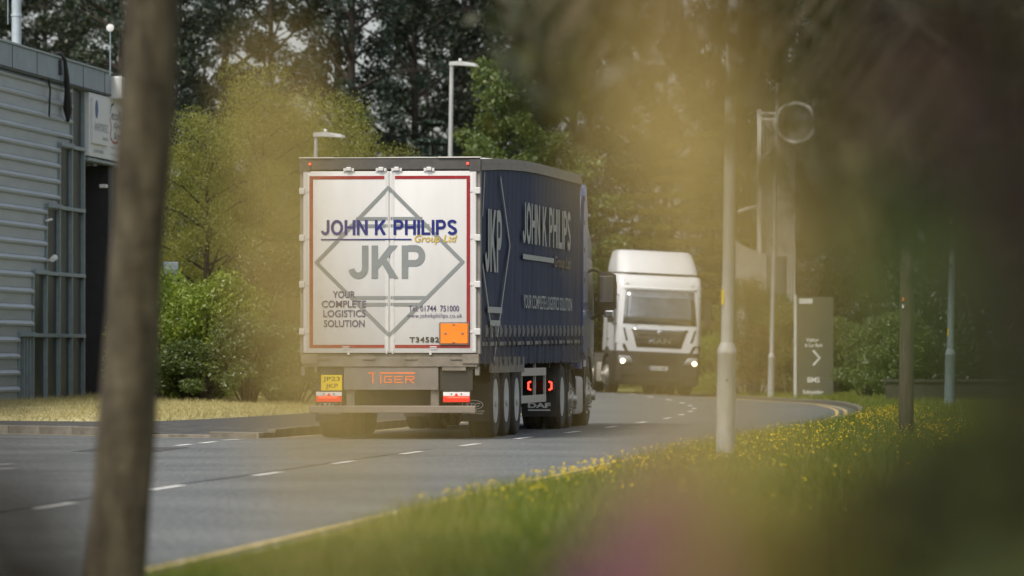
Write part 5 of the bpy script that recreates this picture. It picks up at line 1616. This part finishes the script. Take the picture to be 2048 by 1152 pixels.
def stalk(px, d, py0, py1, width, dens, mat, label, seed, lean=0.0, blades=2):
    """grass stalk: stem from the ground, seed head between py0 (top) and py1"""
    rng = np.random.default_rng(seed)
    z0, z1 = gz(py1, d), gz(py0, d)
    bx_ = gx(px, d)
    o = empty('grass_stalk', (bx_ - lean * 1.2, d + .05, .1), 0, label, 'grass', 'tall grass stalks close to the lens')
    mb = MB()
    def at(z): return np.array([lean * (z - .1) / 1.2, -.05 * (z / 1.3), z - .1])
    zz = np.linspace(.05, z1, 7)
    mb.tube([at(z) for z in zz], [.0022 * (1 - .5 * i / 6) for i in range(7)], 5)
    mb.build('stem', M[mat], o)
    n = int((z1 - z0) / .01 * dens)
    f = rng.uniform(0, 1, n)
    P = np.array([at(z0 + (z1 - z0) * t) for t in f])
    taper = (1 - .35 * f)
    P[:, 0] += rng.uniform(-1, 1, n) * width / 2 * taper
    P[:, 1] += rng.normal(0, width / 2, n)
    V = leaf_faces(P, rng, .014, .42, -.8, .3)
    link('seed_head', raw_mesh('seed_head', V, 4), M[mat], o)
    for k in range(blades):
        q = MB()
        a = rng.uniform(0, 6.28)
        pts = [np.array([.0, 0, .02])] + [np.array([.10 * t * math.cos(a) * (1 + t), .15 * t * math.sin(a), .95 * t - .35 * t * t]) for t in (.3, .6, 1.0)]
        vs, fs = [], []
        for i, p in enumerate(pts):
            w_ = .005 * (1 - i / 3.6)
            vs += [(p[0] - w_ * math.sin(a), p[1] + w_ * math.cos(a), p[2]), (p[0] + w_ * math.sin(a), p[1] - w_ * math.cos(a), p[2])]
        for i in range(3): fs.append((2 * i, 2 * i + 1, 2 * i + 3, 2 * i + 2))
        q.add(vs, fs); q.build('blade', M[mat], o)
    return o
stalk(560, 3.3, 100, 720, .026, 16, 'straw', 'blurred golden grass stalk left of the trailer', 81)
stalk(520, 3.0, 160, 560, .012, 4, 'straw', 'faint blurred golden stalk over the yellow-green tree', 79, -.01)
stalk(625, 3.0, 300, 940, .018, 12, 'straw', 'blurred golden stalk over the trailer left edge', 82, .01)
stalk(715, 2.6, 640, 1040, .018, 11, 'straw', 'blurred golden stalk low over the left trailer wheels', 80, .01)
stalk(840, 2.2, 690, 1100, .012, 5, 'straw', 'faint golden stalk low over the trailer bumper', 78)
stalk(1285, 2.3, 60, 420, .028, 19, 'straw', 'blurred golden stalk over the tractor mirror, left one of the bright clump', 83, -.01)
stalk(1350, 2.1, 110, 430, .032, 24, 'straw', 'blurred golden stalk above the white lorry', 84)
stalk(1425, 2.4, 150, 540, .030, 26, 'straw', 'brightest blurred golden stalk just left of the near lamp post', 85, .01)
stalk(1300, 2.5, -260, 140, .026, 12, 'amber', 'blurred amber stalk tip at the top, left of the near lamp post', 72, .01)
stalk(1400, 2.3, -260, 200, .030, 14, 'amber', 'blurred amber stalk tip at the top over the near lamp post', 73, .01)
stalk(1210, 2.6, -200, 260, .012, 4, 'reed', 'faint olive stalk at the top over the hanging leaves', 70)
stalk(1330, 1.9, 800, 960, .010, 6, 'straw', 'faint golden stalk across the road before the white lorry', 75)
stalk(1450, 1.9, 640, 1010, .014, 7, 'straw', 'faint golden stalk over the foot of the near lamp post', 76)
stalk(1500, 2.5, 350, 700, .014, 6, 'straw', 'blurred golden stalk right of the near lamp post', 86, .015)
stalk(1590, 2.2, 60, 760, .022, 8, 'reed', 'blurred olive stalk over the ribbed tower', 74, .01)
stalk(1650, 2.5, 330, 640, .024, 13, 'straw', 'blurred amber stalk over the directory sign', 87, .05)
stalk(1540, 2.1, 960, 1300, .034, 20, 'reed', 'blurred olive grass head low in front of the verge', 88, .02)
stalk(1450, 2.3, 980, 1300, .026, 14, 'reed', 'blurred olive grass head right of the purple flower', 89)
stalk(1650, 2.2, 1000, 1300, .028, 16, 'reed', 'blurred olive grass head beside the copper shrub', 90, .02)
def flower_spike(px, d, py0, py1, width, dens, label, seed):
    rng = np.random.default_rng(seed)
    z0, z1 = gz(py1, d), gz(py0, d)
    o = empty('purple_flower', (gx(px, d), d, .1), 0, label, 'flower', 'purple flower spikes close to the lens')
    mb = MB(); mb.tube([(0, 0, -.05), (.01, 0, .6), (0, 0, z1 - .1)], [.004, .003, .0015], 6); mb.build('stem', M['leaf_mid'], o)
    n = int((z1 - z0) / .01 * dens)
    f = rng.uniform(0, 1, n)
    P = np.stack([rng.normal(0, width / 3, n) * (1.15 - f), rng.normal(0, width / 3, n) * (1.15 - f), z0 + (z1 - z0) * f - .1], 1)
    link('petals', raw_mesh('petals', leaf_faces(P, rng, .014, .7, 0, .3), 4), M['purple'], o)
    Pl = np.stack([rng.normal(0, .03, 60), rng.normal(0, .03, 60), rng.uniform(.05, z0 - .15, 60)], 1)
    link('leaves', raw_mesh('leaves', leaf_faces(Pl, rng, .07, .2, .2, .3), 4), M['leaf_mid'], o)
    return o
flower_spike(1310, 3.6, 965, 1330, .085, 160, 'blurred purple flower spike low in the foreground', 91)
flower_spike(1365, 2.6, 1000, 1300, .016, 4, 'faint blurred purple flower right of the stronger spike', 92)
flower_spike(2042, 2.4, 120, 560, .010, 1.2, 'faint purple flower spike at the top right edge', 93)
flower_spike(1845, 2.5, -40, 260, .010, 1.5, 'faint purple flower spike at the dark top right', 94)

# ------------------------------------------------------------------ grass and buttercups
def blades(P, rng, h, wid, lean=.35):
    N = len(P)
    a = rng.uniform(0, 2 * math.pi, N)
    hh = h * rng.uniform(.5, 1.25, N)
    V = np.empty((N, 3, 3))
    ex, ey = np.cos(a) * wid / 2, np.sin(a) * wid / 2
    V[:, 0] = P - np.stack([ex, ey, np.zeros(N)], 1)
    V[:, 1] = P + np.stack([ex, ey, np.zeros(N)], 1)
    V[:, 2] = P + np.stack([rng.normal(0, lean, N) * hh, rng.normal(0, lean, N) * hh, hh], 1)
    return V
rng = np.random.default_rng(101)
N = 390000
dd = 26 * (112 / 26) ** rng.uniform(0, 1, N)
X = rng.uniform(-1, 1.35, N) * .096 * dd
ed = np.array([np.interp(dd, _d, _cs)])[0] + HW + .10
keep = X > ed
dd, X, ed = dd[keep], X[keep], ed[keep]
t = X - ed
Z = np.interp(t, [0, 0.4, 1.5, 5, 15, 70], [0.045, 0.09, 0.11, 0.11, 0.16, 0.25]) - .01
P = np.stack([X, dd, Z], 1)
tus = .5 + .5 * np.sin(dd * .52 + 1.1 + .8 * np.sin(dd * .19)) * np.sin(dd * 1.9 + X * 2.3)
low = np.interp(dd, [26, 35, 39, 46, 49, 53, 56, 120], [.25, .3, 1, 1, .35, .35, 1, 1])     # the kerb line shows where the edge is worn
hgt = np.where(t < .8, .05 + (.06 + .07 * tus) * low + .05 * t, .10 + .08 * tus) * rng.uniform(.6, 1.35, len(t))
V = blades(P, rng, hgt, .008, .42)
tag(link('verge_grass', raw_mesh('verge_grass', V, 3), M['grass']), 'rough green grass of the verge beside the road', 'grass', kind='stuff')
# far verge beyond the bend
N = 26000
dd = rng.uniform(104, 176, N); t = rng.uniform(0, 1, N) ** 1.5 * 9
X = np.interp(dd, _d, _cs) + HW + .2 + t
Z = np.array([rz(HW, q) for q in dd]) + np.interp(t, [0, 0.4, 1.5, 5, 15], [0.045, 0.09, 0.11, 0.11, 0.16])
V = blades(np.stack([X, dd, Z], 1), rng, .14, .014)
tag(link('far_verge_grass', raw_mesh('far_verge_grass', V, 3), M['grass']), 'grass strip on the far side of the bend', 'grass', kind='stuff')
# mown lawn on the left
N = 90000
pts = along(PB[1:12], 300)
idx = rng.integers(0, 299, N); fr = rng.uniform(0, 1, N)
bx0 = np.array([p.x for p in pts]); by0 = np.array([p.y for p in pts])
X = bx0[idx] * (1 - fr) + bx0[idx + 1] * fr; Y = by0[idx] * (1 - fr) + by0[idx + 1] * fr
t = rng.uniform(0, 1, N) ** 1.3 * 18
Z = .115 + np.interp(t, [0, .5, 3, 8, 18], [0, .05, .10, .17, .22]) + np.where(Y > 92, np.array([rz(-HW, q) for q in Y]), 0)
X, Y = X - .3 * t + .02, Y + .94 * t - .05
tuft = .6 + .8 * (np.sin(X * 3.1 + Y * 1.7) * np.sin(X * 1.3 - Y * 2.9) > .1)
V = blades(np.stack([X, Y, Z - .005], 1), rng, .07 * tuft, .012, .9)
tag(link('lawn_grass', raw_mesh('lawn_grass', V, 3), M['grass_dry']), 'pale dry mown grass in front of the left hedge', 'grass', kind='stuff')
# buttercups: drifts along the verge edge
def drift(n, d0, d1, t0, t1, p=1.0):
    dd = rng.uniform(d0, d1, n); t = t0 + (t1 - t0) * rng.uniform(0, 1, n) ** p
    X = np.interp(dd, _d, _cs) + HW + .12 + t
    Z = np.interp(t, [0, 0.4, 1.5, 5, 15], [0.045, 0.09, 0.11, 0.11, 0.16]) + rng.uniform(.06, .19, n)
    return np.stack([X, dd, Z], 1)
P = np.concatenate([drift(260, 40, 52, .05, .9, 1.6), drift(480, 50, 66, .05, 2.0, 1.3), drift(420, 66, 80, 0.1, 3.2, 1.0), drift(380, 60, 100, .2, 4.0, 1.0), drift(160, 36, 60, 1.0, 5.0)])
q = drift(1500, 84, 104, .4, 3.0)
keep = (np.abs(q[:, 0] - gx(1765, q[:, 1])) < .55 + .15 * rng.normal(size=len(q)))
P = np.concatenate([P, q[keep]])
V = []
N = len(P)
rad = rng.uniform(.006, .015, N)
for a0 in (0, math.pi / 3):
    nrm = rng.normal(0, .5, (N, 3)); nrm[:, 2] = 1; nrm[:, 1] -= .5
    nrm /= np.linalg.norm(nrm, axis=1)[:, None]
    u = np.cross(nrm, np.array([0.3, .9, .1])); u /= np.linalg.norm(u, axis=1)[:, None]
    v = np.cross(nrm, u)
    Q = np.empty((N, 6, 3))
    for k in range(6):
        an = a0 + k * math.pi / 3
        Q[:, k] = P + (u * math.cos(an) + v * math.sin(an)) * (rad * (1 if k % 2 else .72))[:, None]
    V.append(Q)
tag(link('buttercups', raw_mesh('buttercups', np.concatenate(V), 6), M['buttercup']), 'small yellow buttercups scattered in the verge grass', 'flowers', kind='stuff')
